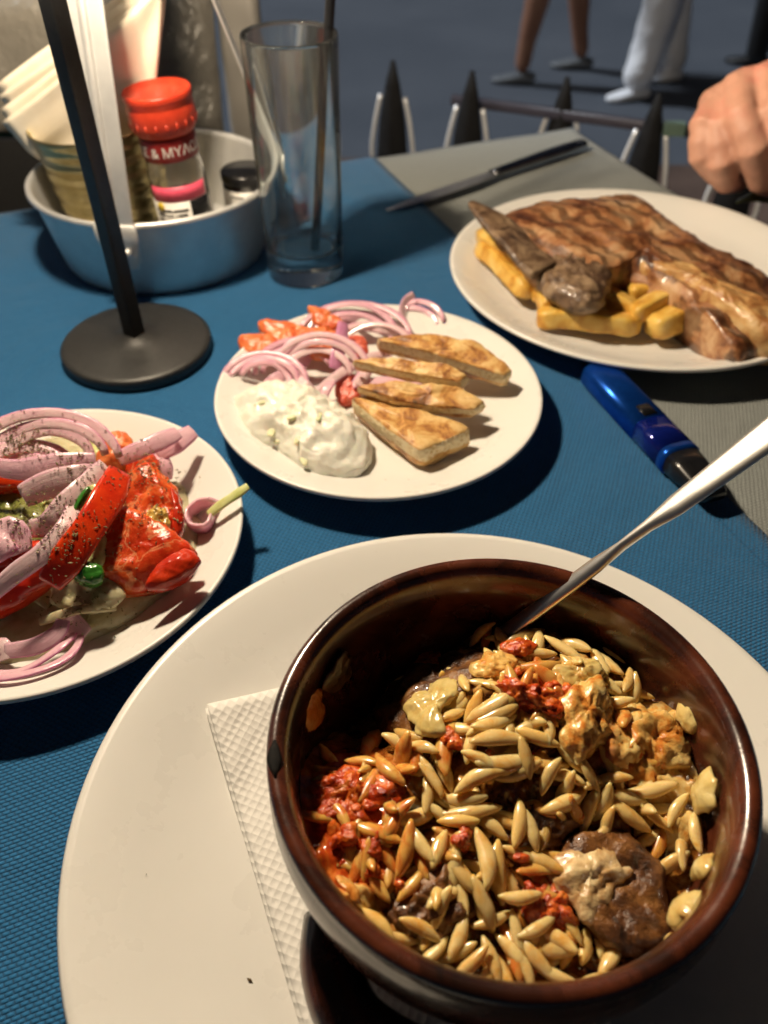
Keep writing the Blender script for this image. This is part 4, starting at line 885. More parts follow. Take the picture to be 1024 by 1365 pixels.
chunk('tomato_wedge', [(-30,768),(10,742),(50,728),(84,736),(78,764),(52,786),(20,806),(-25,822)], 0.032, 0.5, 0.008, M_tskin, 'dark red tomato wedge below the long onion strip', 'tomato', 2.6, 0.002, 80, 9.0)
chunk('cabbage_piece', [(75,770),(110,748),(150,770),(165,790),(140,812),(95,816),(65,800)], 0.022, 0.4, 0.005, M_cabb, 'translucent pale cabbage piece at the front of the salad', 'cabbage', 2.4, 0.003, 80, 10.0)
strip('pepper_strip', [(160, 630, 0.050), (146, 660, 0.052), (118, 705, 0.050), (88, 748, 0.044), (66, 778, 0.037)], (0.0078, 0.0020), 'glossy red pepper strip arching across the salad', 'pepper', M_pepper, None, (0.55, -0.35, 0.75))
strip('pepper_strip', [(-20, 632, 0.046), (10, 636, 0.046), (32, 633, 0.044)], (0.0060, 0.0022), 'red pepper tip at the left under the pink onion strip', 'pepper', M_pepper, None, (0.2, -0.6, 0.75))
cs = chunk('cucumber_slice', [(96,700),(104,672),(118,652),(130,648),(134,668),(122,700),(108,722),(98,718)], 0.048, 0.5, 0.0030, M_cuc, 'pale cucumber slice along the left side of the red pepper strip', 'cucumber', 3.0, 0.0008, 150, 1.0)
chunk('skin', [(93,702),(101,672),(115,652),(121,652),(107,676),(99,704),(100,720),(95,716)], 0.0495, 0.5, 0.0030, M_cskin, '', '', 2.4, 0.0004, 150, 2.0, parent=cs)
cs = chunk('cucumber_slice', [(93,748),(104,726),(124,708),(141,716),(140,748),(126,760),(104,762)], 0.034, 0.5, 0.0040, M_cuc, 'cucumber piece with dark green skin below the red pepper strip', 'cucumber', 3.0, 0.0012, 120, 3.0)
chunk('skin', [(90,760),(106,752),(126,752),(139,760),(138,772),(120,779),(100,772)], 0.036, 0.3, 0.0045, M_cskin, '', '', 2.4, 0.0006, 150, 4.0, parent=cs)
thing('green_pepper', lump(px_outline([(-20,660),(20,650),(50,655),(62,690),(50,720),(10,725),(-25,705)], 0.036), 0.026, 0.012, 2.2, 0.003, 110, 48, 12, 5.0, True, 0.5), M_gpep, 'olive green pepper piece at the left sprinkled with oregano', 'pepper')
thing('lettuce_leaf', lump(px_outline([(95,660),(120,640),(150,655),(140,690),(110,700)], 0.03), 0.022, 0.008, 2.0, 0.004, 120, 40, 10, 6.0, True, 0.5), M_lett, 'pale lettuce piece in the middle of the salad', 'lettuce')
thing('lettuce_leaf', lump(px_outline([(112,588),(126,572),(142,590),(134,612),(118,606)], 0.02), 0.016, 0.008, 2.0, 0.003, 120, 40, 10, 7.0, True, 0.5), M_lett, 'yellow green lettuce tip at the back of the salad', 'lettuce')
rs = random.Random(5)
for k in range(16):
    cx, cy = rs.uniform(-10, 235), rs.uniform(640, 830); an = rs.uniform(-0.9, 0.9); ln = rs.uniform(26, 55); zz = 0.030 - 0.0001 * abs(cx - 80) - 0.00008 * abs(cy - 720)
    strip('cabbage_shred', [(cx - ln * math.cos(an), cy + ln * math.sin(an) * 0.7, zz - 0.004), (cx, cy + rs.uniform(-8, 8), zz + 0.004), (cx + ln * math.cos(an), cy - ln * math.sin(an) * 0.7, zz - 0.003)], (rs.uniform(0.0016, 0.0030), 0.0010), 'pale cabbage shred among the salad vegetables', 'cabbage', M_lett if k % 4 == 0 else M_cabb, 'cabbage shreds in the salad', (rs.uniform(-0.4, 0.4), -0.5, 0.8))
SG = 'red onion slices in the salad'
onion_slice(62, 622, 0.042, 0.036, 170, 4, 40, 'broad pale onion arc at the back of the salad', 3, 0.0010, 0.0032, M_onion_pale, SG)
onion_slice(30, 640, 0.038, 0.028, 165, 14, 36, 'pale onion arc sprinkled with oregano at the upper left', 3, 0.0010, 0.0030, M_onion_pale, SG)
strip('onion_strip', [(-10, 622, 0.055), (30, 626, 0.057), (80, 618, 0.058), (128, 614, 0.056)], (0.0058, 0.0014), 'long pink onion strip lying across the top of the salad', 'onion', M_onion, SG, (0, -0.75, 0.65))
strip('onion_strip', [(30, 662, 0.050), (60, 648, 0.054), (100, 638, 0.056), (140, 632, 0.052)], (0.0074, 0.0014), 'wide pink onion strip below the long one', 'onion', M_onion_pale, SG, (0.1, -0.8, 0.6))
strip('onion_strip', [(38, 705, 0.046), (62, 700, 0.050), (84, 676, 0.054), (112, 648, 0.056), (140, 620, 0.054)], (0.0056, 0.0014), 'curved onion strip left of the red pepper strip', 'onion', M_onion_pale, SG, (0.5, -0.6, 0.6))
strip('onion_strip', [(-15, 795, 0.040), (20, 765, 0.046), (60, 735, 0.050), (90, 700, 0.053), (100, 672, 0.052)], (0.0050, 0.0013), 'long thin oregano covered onion strip sweeping to the lower left', 'onion', M_onion_pale, SG, (0.5, -0.5, 0.7))
strip('onion_strip', [(-25, 745, 0.044), (-5, 725, 0.050), (14, 712, 0.050), (26, 738, 0.044)], (0.0090, 0.0016), 'rounded pink onion piece at the left edge', 'onion', M_onion, SG, (0, -0.7, 0.7))
strip('onion_strip', [(158, 612, 0.036), (190, 598, 0.040), (222, 584, 0.040), (238, 576, 0.038)], (0.0052, 0.0015), 'purple onion strip lying across the back tomato', 'onion', M_onion, SG, (0, -0.75, 0.65))
strip('onion_strip', [(210, 606, 0.028), (235, 590, 0.032), (258, 574, 0.032)], (0.0060, 0.0015), 'purple onion strip pointing to the upper right', 'onion', M_onion, SG, (0, -0.75, 0.65))
strip('onion_strip', [(212, 602, 0.028), (220, 622, 0.024), (222, 640, 0.018)], (0.0046, 0.0015), 'short onion strip hanging down beside the seedy tomato', 'onion', M_onion, SG, (0.5, -0.7, 0.5))
strip('onion_strip', [(287, 668, 0.022), (268, 672, 0.018), (253, 685, 0.015), (256, 702, 0.014), (276, 704, 0.015), (284, 690, 0.016)], (0.0016, 0.0070), 'curled onion piece standing alone at the right plate rim', 'onion', M_onion, SG, (0, -0.5, 0.9))
strip('lettuce_sliver', [(278, 686, 0.020), (296, 672, 0.025), (314, 660, 0.028), (331, 648, 0.031)], (0.0026, 0.0011), 'thin yellow green lettuce sliver sticking out past the plate rim', 'lettuce', M_lett, None, (0, -0.4, 1))
onion_slice(40, 862, 0.014, 0.024, 150, -150, 12, 'onion arc at the front left of the salad plate', 2, 0.0009, 0.0023, group=SG)
strip('onion_strip', [(6, 868, 0.016), (45, 862, 0.018), (75, 845, 0.020), (84, 826, 0.022)], (0.0044, 0.0016), 'pink onion strip lying along the front of the salad', 'onion', M_onion, SG, (0, -0.6, 0.8))
strip('onion_strip', [(82, 822, 0.020), (96, 834, 0.016), (114, 848, 0.013)], (0.0060, 0.0018), 'short purple onion piece right of the front onion strip', 'onion', M_onion, SG, (0.3, -0.6, 0.7))
strip('onion_strip', [(-12, 880, 0.014), (0, 862, 0.017), (6, 880, 0.014)], (0.0050, 0.0016), 'onion tip at the lower left edge of the plate', 'onion', M_onion_pale, SG)
strip('onion_strip', [(15, 568, 0.030), (22, 590, 0.040), (30, 604, 0.046)], (0.0028, 0.0012), 'small thin onion stub at the upper left', 'onion', M_onion_pale, SG)

# ------------------------------------------------------------------ grilled meat and chips
def grill():
    m, nt, b = new_mat('grilled_meat'); v = coords(nt, 'Object', False)
    n = noise_n(nt, v, 34, 6, 0.68, 0.4)
    col = ramp(nt, n, [(0.30, (0.020, 0.008, 0.005)), (0.40, (0.14, 0.045, 0.016)), (0.50, (0.34, 0.15, 0.060)), (0.60, (0.48, 0.28, 0.14)), (0.74, (0.58, 0.40, 0.24))])
    mp = nt.nodes.new('ShaderNodeMapping'); mp.inputs['Rotation'].default_value = (0, 0, R(-38)); nt.links.new(v, mp.inputs[0])
    w = nt.nodes.new('ShaderNodeTexWave'); w.inputs['Scale'].default_value = 24; w.inputs['Distortion'].default_value = 5.0; w.inputs['Detail'].default_value = 3; w.inputs['Detail Scale'].default_value = 2.0; nt.links.new(mp.outputs[0], w.inputs['Vector'])
    st_ = ramp(nt, w.outputs['Fac'], [(0.50, (0, 0, 0)), (0.80, (1, 1, 1))])
    col = mix(nt, math_n(nt, 'MULTIPLY', math_n(nt, 'MULTIPLY', st_, noise_n(nt, v, 26, 3)), 1.15, True), col, (0.030, 0.010, 0.005)); nt.links.new(col, b.inputs['Base Color'])
    setp(b, rough=0.34, spec=0.5, coat=0.5, coat_rough=0.12, sss=0.08, sss_scale=0.004)
    bump(nt, b, noise_n(nt, v, 160, 5, 0.7), 0.45, 0.003); return m
M_grill = grill()
M_fatedge = noisy('rendered_fat', [(0.28, (0.16, 0.05, 0.015)), (0.42, (0.36, 0.16, 0.05)), (0.55, (0.52, 0.31, 0.12)), (0.72, (0.62, 0.45, 0.23))], 45, 5, 1.0, offset=False, bscale=180, bstr=0.6, bdist=0.002, rough=0.38, coat=0.2, sss=0.15, sss_scale=0.004)
M_bone = noisy('charred_bone', [(0.30, (0.018, 0.010, 0.007)), (0.44, (0.10, 0.055, 0.030)), (0.56, (0.22, 0.14, 0.08)), (0.68, (0.32, 0.22, 0.13)), (0.8, (0.20, 0.08, 0.03))], 75, 6, 0.8, offset=False, bscale=260, bstr=0.7, bdist=0.002, rough=0.4, coat=0.2)
gm = root('grilled_chop', P(840, 340, 0.02), 'grilled pork chop slab with char marks lying on the chips', 'meat')
ZC = 0.050
def slab_z(x, y): return 0.030 + 0.010 * max(-1, min(1, (y - 0.56) / 0.08))
link('meat', lump(px_outline([(662,283),(700,266),(745,262),(800,256),(838,252),(868,266),(905,290),(960,312),(1010,330),(1075,362),(1085,400),(1040,420),(1000,428),(960,402),(915,372),(870,346),(835,338),(800,350),(765,352),(730,345),(700,322)], ZC),
     slab_z, 0.021, 2.8, 0.0042, 50, 150, 30, 2.0, True, 0.6, 0.0008, 230), M_grill, gm)
link('fat_edge', lump(px_outline([(832,336),(870,337),(915,353),(970,383),(1030,408),(1078,426),(1066,446),(1012,434),(972,412),(932,389),(890,366),(852,352)], 0.042),
     lambda x, y: 0.024, 0.0235, 3.2, 0.003, 60, 96, 18, 3.0, True, 0.5, 0.0010, 260), M_fatedge, gm)
link('rib_bone', sweep(spline([P(628, 270, 0.060), P(650, 288, 0.056), P(678, 312, 0.050), P(706, 342, 0.045), P(726, 362, 0.040)], 16), [(0.003, 0.0015), (0.0100, 0.0030), (0.0150, 0.0036), (0.0165, 0.0040), (0.0135, 0.0040)], (0.55, -0.62, 0.55), 2.6, 20), M_bone, gm)
link('knuckle', lump(px_outline([(722,352),(740,330),(775,328),(808,345),(816,372),(805,392),(775,396),(745,384),(726,372)], 0.042), 0.031, 0.014, 3.0, 0.0035, 75, 64, 18, 5.0, True, 0.5, 0.0012, 300), M_bone, gm)
M_fry = noisy('fried_potato', [(0.26, (0.34, 0.12, 0.015)), (0.40, (0.58, 0.29, 0.04)), (0.55, (0.70, 0.44, 0.09)), (0.75, (0.76, 0.56, 0.20))], 80, 5, 0.5, bscale=260, bstr=0.35, rough=0.33, sss=0.15, sss_scale=0.004, coat=0.15)
def fry(a, b, label, w=0.0078, h=0.0075, sag=0.002, seed=0):
    w *= 0.86; h *= 0.84
    A, B = P(*a), P(*b); pts = []
    for i in range(13):
        t = i / 12; p = A.lerp(B, t); p.z += sag * math.sin(math.pi * t); p += Vector((0.002 * noise.noise(Vector((t * 2, seed, 0))), 0.002 * noise.noise(Vector((t * 2, seed, 5))), 0)); pts.append(p)
    sz = [(w * 0.72, h * 0.7)] + [(w * (1 + 0.10 * noise.noise(Vector((i, seed, 2)))), h * (1 + 0.10 * noise.noise(Vector((i, seed, 8))))) for i in range(11)] + [(w * 0.7, h * 0.7)]
    V, F = sweep(pts, sz, (0.25 * math.sin(seed * 2.1), 0.15, 1), 5.5, 24)
    V = [v + Vector((1, 1, 1)) * 0.0006 * noise.noise(v * 200) for v in V]
    return thing('potato_chip', (V, F), M_fry, label, 'chip', 'thick fried potato chips')
fry((640, 330, 0.020), (706, 392, 0.018), 'leftmost thick chip at the left rim of the meat plate', seed=1)
fry((642, 312, 0.026), (722, 374, 0.026), 'chip lying along the upper side of the leftmost chip', 0.0085, 0.0078, seed=2)
fry((640, 318, 0.016), (668, 312, 0.020), 'small chip end behind the leftmost chips', 0.007, 0.007, seed=3)
fry((716, 424, 0.016), (852, 434, 0.016), 'long straight chip lying across the front of the meat plate', 0.0088, 0.0080, seed=4)
fry((866, 438, 0.017), (945, 412, 0.020), 'thick chip at the front right below the meat', 0.0112, 0.0098, seed=5)
fry((724, 388, 0.020), (738, 412, 0.019), 'short chip standing under the bone knuckle at the left', 0.0098, 0.008, seed=6)
fry((800, 392, 0.024), (858, 426, 0.018), 'chip behind the long front chip on its right', 0.0078, 0.0075, seed=7)
fry((838, 392, 0.022), (905, 392, 0.022), 'chip in the shadow under the meat slab', 0.0088, 0.0082, seed=8)
fry((890, 396, 0.026), (925, 418, 0.024), 'chip half hidden under the right end of the meat', 0.0085, 0.008, seed=10)
fry((842, 420, 0.022), (900, 396, 0.026), 'chip crossing behind the thick front right chip', 0.0078, 0.0075, seed=14)
fry((800, 372, 0.022), (870, 366, 0.024), 'chip deep under the middle of the meat', 0.009, 0.008, seed=11)

# ------------------------------------------------------------------ drinking glass and straw
GX, GY = -0.0612, 0.5920
def glass_profile(rb, rt, h, base, t):
    return [(0.0001, 0.0012), (rb * 0.6, 0.0010), (rb * 0.86, 0.0004), (rb - 0.0010, 0.0010), (rb, 0.003), (rb + (rt - rb) * 0.3, h * 0.3), (rt, h - 0.0012), (rt - t * 0.4, h), (rt - t * 0.9, h - 0.0008), (rt - t, h - 0.003),
            (rb + (rt - rb) * 0.3 - t, h * 0.3), (rb - t, base + 0.006), (rb - t - 0.002, base + 0.0015), (rb * 0.7, base), (0.0001, base - 0.0004)]
thing('drinking_glass', lathe((GX, GY, 0.0006), glass_profile(0.0292, 0.0318, 0.166, 0.021, 0.0014), 96), M_glass, 'tall clear empty glass with a thick base beside the metal pan', 'glass')
s0 = Vector((GX + 0.009, GY - 0.008, 0.022)); s1 = Vector((GX + 0.0255, GY + 0.004, 0.168))
thing('drinking_straw', sweep([s0 + (s1 - s0) * (i / 8) for i in range(13)], (0.0033, 0.0033), (0, 1, 0), 2, 16), M_blackp, 'black drinking straw standing in the tall glass', 'straw')

# ------------------------------------------------------------------ round metal condiment pan with three straps
PX, PY = -0.1770, 0.6326
pn = root('condiment_pan', (PX, PY, 0), 'round aluminium condiment pan with tall straps', 'pan')
rp = 0.0945
link('pan', lathe((PX, PY, 0.0004), [(0.0001, 0.0), (0.076, 0.0), (0.0785, 0.0012), (0.0800, 0.004), (rp - 0.004, 0.055), (rp - 0.002, 0.0572), (rp, 0.0590), (rp - 0.0002, 0.0615), (rp - 0.0022, 0.0628), (rp - 0.0044, 0.0615), (rp - 0.0052, 0.0580), (0.0790, 0.006), (0.0770, 0.003), (0.0001, 0.0022)], 128), M_alu, pn)
APEX = Vector((PX - 0.006, PY, 0.345))
for k, an in enumerate((-94, 14, 138)):
    a = R(an); d = Vector((math.cos(a), math.sin(a), 0)); tg = Vector((-d.y, d.x, 0)); b0 = Vector((PX, PY, 0)) + d * (rp + 0.0005)
    b0.z = 0.036; b1 = b0 + d * 0.0012 + Vector((0, 0, 0.030)); tp = APEX + d * 0.012
    pts = [b0, b0.lerp(b1, 0.5), b1] + [b1.lerp(tp, t) for t in (0.15, 0.3, 0.5, 0.7, 0.85, 1.0)]
    sr = link('strap', sweep(pts, (0.0135, 0.0008), tuple(d), 5, 16), M_alu, pn)
    link('ridge', sweep([p + d * 0.0009 for p in pts[2:]], (0.0032, 0.0022), tuple(d), 2, 12), M_alu, sr)
    bk = link('bracket', sweep([b0 + d * 0.0014 + Vector((0, 0, -0.004)), b0 + d * 0.0016 + Vector((0, 0, 0.016)), b1 + d * 0.0016 + Vector((0, 0, -0.002))], [(0.0105, 0.0011), (0.0150, 0.0011), (0.0150, 0.0011)], tuple(d), 5, 16), M_alu, pn)
    for s in (-1, 1):
        q = b0 + d * 0.0028 + tg * (0.0055 * s) + Vector((0, 0, 0.008))
        link('rivet', ball(q, 0.0030, (1, 1, 1), 12), M_alu, bk)
link('top_ring', sweep([APEX + Vector((0.018 * math.cos(R(t)), 0, 0.014 + 0.018 * math.sin(R(t)))) for t in range(0, 361, 15)], (0.002, 0.002), (0, 1, 0), 2, 10), M_alu, pn)

# golden tin can of napkins
KX, KY = -0.2120, 0.6440
tilt = Euler((R(2), R(-3), 0), 'XYZ').to_matrix()
prof = [(0.0001, 0.0), (0.036, 0.0), (0.0375, 0.002)]
for i in range(57):
    z = 0.004 + 0.082 * i / 56; prof.append((0.0380 + 0.0085 * (z / 0.09) + 0.0007 * math.sin(z * 2 * math.pi / 0.0115), z))
prof += [(0.0478, 0.090), (0.0488, 0.092), (0.0478, 0.094), (0.0460, 0.092), (0.0440, 0.084), (0.0360, 0.004), (0.0001, 0.003)]
thing('tin_can', lathe((KX, KY, 0.0045), prof, 80, 1.0, tilt), M_can, 'ribbed golden tin can stuffed with napkins', 'tin can')
def Y_(px, py, y):   # the point at depth y seen at (px, py)
    a = (px - 512) / 1090.0; b = -(py - 682.5) / 1090.0; d = Vector((a, _cp + b * _sp, -_sp + b * _cp)); return Vector((0, 0, CAM_Z)) + d * (y / d.y)
def standing_napkin(q, lay, label):
    """folded paper stuck upright in the can; q = its four corners: left, upper right, lower right, lower left"""
    V, F = [], []; n = 20; nrm = (q[1] - q[0]).cross(q[3] - q[0]).normalized()
    if nrm.y > 0: nrm = -nrm
    for sgn in (0, 1):
        k0 = len(V)
        for j in range(n + 1):
            for i in range(n + 1):
                u, v = i / n, j / n
                w = q[0].lerp(q[1], u).lerp(q[3].lerp(q[2], u), v)
                bulge = 0.0040 * math.sin(math.pi * u) * (1 - v) + 0.0050 * noise.noise(Vector((u * 2.2 + v, v * 2.6, lay * 3.0)))
                w += nrm * (bulge + sgn * 0.0030 * (0.35 + 0.65 * min(1, 4 * v)))
                V.append(w)
        for j in range(n):
            for i in range(n):
                a = k0 + j * (n + 1) + i; F.append((a, a + 1, a + n + 2, a + n + 1))
    o = thing('paper_napkin', (V, F), M_paper, label, 'napkin', 'cream napkins in the can')
    m = o.modifiers.new('t', 'SOLIDIFY'); m.thickness = 0.0008; return o
for k, lab in enumerate(('front cream napkin of the bundle standing in the can', 'second cream napkin of the bundle in the can', 'third cream napkin of the bundle in the can', 'rearmost cream napkin of the bundle in the can')):
    yy = 0.628 + 0.011 * k; oy = -17 * k
    standing_napkin([Y_(3 - 2 * k, 162 + oy, yy), Y_(222 + 2 * k, -12 + oy, yy + 0.006), Y_(196, 225, yy + 0.010), Y_(78, 235, yy + 0.010)], k, lab)
standing_napkin([Y_(112, 72, 0.622), Y_(219, -30, 0.630), Y_(197, 220, 0.634), Y_(128, 225, 0.634)], 7, 'cream napkin with the upright right edge, in front of the bundle')

# pepper mill
QX, QY, QZ = -0.1470, 0.6020, 0.0030
pm = root('pepper_mill', (QX, QY, QZ), 'clear pepper mill with a red grinder cap', 'pepper mill')
qt = Euler((R(0), R(-4), 0), 'XYZ').to_matrix(); q0 = Vector((QX, QY, QZ))
link('jar', lathe(q0, [(0.0001, 0.0), (0.0195, 0.0), (0.0205, 0.002), (0.0208, 0.074), (0.0200, 0.079), (0.0190, 0.084), (0.0190, 0.102), (0.0176, 0.102), (0.0176, 0.084), (0.0188, 0.078), (0.0196, 0.072), (0.0192, 0.003), (0.0001, 0.002)], 64, 1, qt), M_clear, pm)
cap = [(0.0001, 0.100), (0.0200, 0.100), (0.0218, 0.103), (0.0236, 0.107), (0.0236, 0.1175), (0.0224, 0.120), (0.0238, 0.1225), (0.0238, 0.1265), (0.0226, 0.128), (0.0205, 0.1238), (0.0138, 0.1246), (0.0122, 0.1195), (0.0001, 0.1190)]
cp_ = link('cap', lathe(q0, cap, 64, 1, qt), M_redcap, pm)
for k in range(20):
    a = 2 * math.pi * k / 20; d = Vector((math.cos(a), math.sin(a), 0))
    link('grip_rib', sweep([q0 + qt @ (d * 0.0222 + Vector((0, 0, 0.1042))), q0 + qt @ (d * 0.0234 + Vector((0, 0, 0.107))), q0 + qt @ (d * 0.0233 + Vector((0, 0, 0.1105)))], (0.0009, 0.0007), tuple(d), 2, 8), M_redcap, cp_)
link('neck_band', lathe(q0, [(0.0196, 0.0840), (0.0199, 0.0845), (0.0199, 0.0990), (0.0196, 0.0995)], 64, 1, qt, True), M_dkred, pm)
M_pcorn = noisy('peppercorns', [(0.3, (0.012, 0.009, 0.007)), (0.6, (0.05, 0.038, 0.028)), (0.8, (0.12, 0.09, 0.06))], 260, 2, bscale=260, bstr=1.0, bdist=0.004, rough=0.7)
link('peppercorns', lathe(q0, [(0.0001, 0.0028), (0.0186, 0.0034), (0.0186, 0.054), (0.014, 0.056), (0.0001, 0.0558)], 48, 1, qt), M_pcorn, pm)
def arc_label(r, z0, z1, a0, a1, mat_, name):
    V, F = [], []; n = 20
    for i in range(n + 1):
        a = R(a0 + (a1 - a0) * i / n)
        for z in (z0, z1): V.append(q0 + qt @ Vector((r * math.cos(a), r * math.sin(a), z)))
    for i in range(n): F.append((2 * i, 2 * i + 2, 2 * i + 3, 2 * i + 1))
    o = link(name, (V, F), mat_, pm); m = o.modifiers.new('t', 'SOLIDIFY'); m.thickness = 0.00015; m.offset = 1; return o
lb = arc_label(0.0210, 0.004, 0.058, -152, -20, M_white, 'paper_label')
arc_label(0.0212, 0.0575, 0.068, -140, -18, M_pink, 'pink_band')
arc_label(0.0213, 0.040, 0.0570, -62, -18, M_blackp, 'black_panel')
def wrap_text(body, size, r, z, ang, mat_, name, parent):
    cu = bpy.data.curves.new('t', 'FONT'); cu.body = body; cu.size = size; cu.align_x = 'CENTER'; cu.extrude = 0.00006; cu.offset = 0.0
    o = bpy.data.objects.new('t', cu); C.objects.link(o); bpy.context.view_layer.update(); V, F = bake(o); bpy.data.objects.remove(o); bpy.data.curves.remove(cu)
    W = []
    for v in V:
        a = R(ang) + v.x / r; rr = r + 0.0002 + v.z; W.append(q0 + qt @ Vector((rr * math.cos(a), rr * math.sin(a), z + v.y)))
    if W: link(name, (W, F), mat_, parent, False)
wrap_text('ΛΟΣ & ΜΥΛΟΣ', 0.0092, 0.0200, 0.0882, -88, M_white, 'lettering', pm)
for i in range(11):
    V, F = [], []; a0, a1 = -138, (-66 if i < 4 else -24) - 5 * (i % 3)
    z = 0.0500 - 0.0034 * i
    for j in range(25):
        a = R(a0 + (a1 - a0) * j / 24); gap = 0 if noise.noise(Vector((j * 0.9, i * 3.3, 0))) > 0.28 else 1
        for zz in (z, z + 0.0016 * gap + 0.0001): V.append(q0 + qt @ Vector((0.02135 * math.cos(a), 0.02135 * math.sin(a), zz)))
    for j in range(24): F.append((2 * j, 2 * j + 2, 2 * j + 3, 2 * j + 1))
    link('print_line', (V, F), M_blackp, pm, False)
ya = R(-124)
link('yellow_mark', lathe(q0 + qt @ Vector((0.0214 * math.cos(ya), 0.0214 * math.sin(ya), 0.0535)), [(0.0001, -0.0003), (0.0032, -0.0003), (0.0032, 0.0003), (0.0001, 0.0003)], 20, 1, Euler((R(90), 0, ya + R(90)), 'XYZ').to_matrix()), M_yellow, pm)

# small shaker behind it
SX, SY = -0.1120, 0.6620
sk = root('salt_shaker', (SX, SY, 0.003), 'small glass shaker with a dark lid and paper label behind the pepper mill', 'shaker')
link('jar', lathe((SX, SY, 0.003), [(0.0001, 0.0), (0.0180, 0.0), (0.0185, 0.002), (0.0185, 0.044), (0.0172, 0.044), (0.0172, 0.003), (0.0001, 0.002)], 48), M_clear, sk)
link('lid', lathe((SX, SY, 0.003), [(0.0001, 0.042), (0.0190, 0.042), (0.0194, 0.044), (0.0194, 0.0485), (0.0180, 0.0500), (0.0001, 0.0505)], 48), M_blackp, sk)
link('salt', lathe((SX, SY, 0.003), [(0.0001, 0.003), (0.0168, 0.003), (0.0168, 0.034), (0.0001, 0.036)], 40), M_white, sk)
link('paper_label', lathe((SX, SY, 0.003), [(0.0187, 0.006), (0.0188, 0.006), (0.0188, 0.038), (0.0187, 0.038)], 48, close=True), M_white, sk)
for i, (z, a1) in enumerate(((0.033, -75), (0.021, -60), (0.0175, -65), (0.012, -70))):
    V, F = [], []
    for j in range(13):
        a = R(-125 + (a1 + 125) * j / 12)
        for zz in (z, z + (0.0022 if i == 1 else 0.0012)): V.append(Vector((SX + 0.0190 * math.cos(a), SY + 0.0190 * math.sin(a), 0.003 + zz)))
    for j in range(12): F.append((2 * j, 2 * j + 2, 2 * j + 3, 2 * j + 1))
    link('print_line', (V, F), M_blackp, sk, False)

# ------------------------------------------------------------------ chair across the table
M_vinyl = noisy('taupe_vinyl', [(0.3, (0.20, 0.185, 0.16)), (0.7, (0.27, 0.25, 0.215))], 9, 4, offset=False, bscale=22, bstr=0.5, bdist=0.02, rough=0.30, spec=0.5)
M_vinyl2 = noisy('light_taupe_vinyl', [(0.3, (0.27, 0.25, 0.225)), (0.7, (0.33, 0.31, 0.28))], 9, 4, offset=False, rough=0.4)
CY = 0.985
ch = root('terrace_chair', (-0.36, 1.1, GZ), 'terrace chair with a shiny taupe padded back beyond the pan', 'chair')
def panel(x0, x1, z0, z1, y0, th, lean, seed):
    V, F = [], []; nx, nz = 40, 24
    for s in (0, 1):
        k0 = len(V)
        for j in range(nz + 1):
            for i in range(nx + 1):
                u, v = i / nx, j / nz; ed = (1 - abs(2 * u - 1) ** 8) * (1 - abs(2 * v - 1) ** 8)
                x = x0 + (x1 - x0) * u; z = z0 + (z1 - z0) * v - 0.02 * (1 - math.sin(math.pi * (0.15 + 0.7 * u))) * v
                y = y0 + lean * v + (-1 if s == 0 else 1) * th / 2 * (0.25 + 0.75 * ed) + 0.006 * noise.noise(Vector((x * 14 + z * 9, z * 30, seed)))
                V.append(Vector((x, y, z)))
        for j in range(nz):
            for i in range(nx):
                a = k0 + j * (nx + 1) + i; F.append((a, a + 1, a + nx + 2, a + nx + 1) if s == 0 else (a, a + nx + 1, a + nx + 2, a + 1))
    n1 = (nx + 1) * (nz + 1)
    rimi = [i for i in range(nx + 1)] + [j * (nx + 1) + nx for j in range(1, nz + 1)] + [nz * (nx + 1) + i for i in range(nx - 1, -1, -1)] + [j * (nx + 1) for j in range(nz - 1, 0, -1)]
    for q in range(len(rimi)):
        a, b = rimi[q], rimi[(q + 1) % len(rimi)]; F.append((b, a, a + n1, b + n1))
    return V, F
link('backrest', panel(-0.62, -0.185, -0.03, 0.115, CY, 0.035, 0.03, 1.0), M_vinyl, ch)
link('backrest_side', panel(-0.182, -0.135, -0.22, 0.155, CY + 0.02, 0.03, 0.02, 2.0), M_vinyl2, ch)
link('backrest_side', panel(-0.67, -0.623, -0.22, 0.155, CY + 0.02, 0.03, 0.02, 3.0), M_vinyl2, ch)
link('seat', panel(-0.63, -0.17, -0.36, -0.28, 1.12, 0.40, 0.0, 4.0), M_blackp, ch)
link('back_panel', box((-0.40, CY + 0.005, -0.16), (0.42, 0.012, 0.24)), M_black, ch, False)
for x in (-0.62, -0.18):
    for y in (0.96, 1.28): link('leg', box((x, y, (GZ - 0.36) / 2), (0.028, 0.028, -GZ - 0.36)), M_black, ch, False)
# green thing beyond the chair
M_green = noisy('green_paint', [(0.3, (0.012, 0.085, 0.045)), (0.7, (0.02, 0.12, 0.06))], 9, rough=0.5)
bn = root('green_bin', (-0.98, 2.05, GZ), 'green waste bin beyond the chair at the upper left', 'bin')
link('body', lathe((-0.98, 2.05, GZ), [(0.0001, 0.0), (0.20, 0.0), (0.21, 0.02), (0.25, 0.55), (0.0001, 0.55)], 40), M_green, bn)
link('lid', lathe((-0.98, 2.05, GZ), [(0.26, 0.55), (0.265, 0.58), (0.20, 0.64), (0.0001, 0.66), (0.0001, 0.56)], 40), M_green, bn)

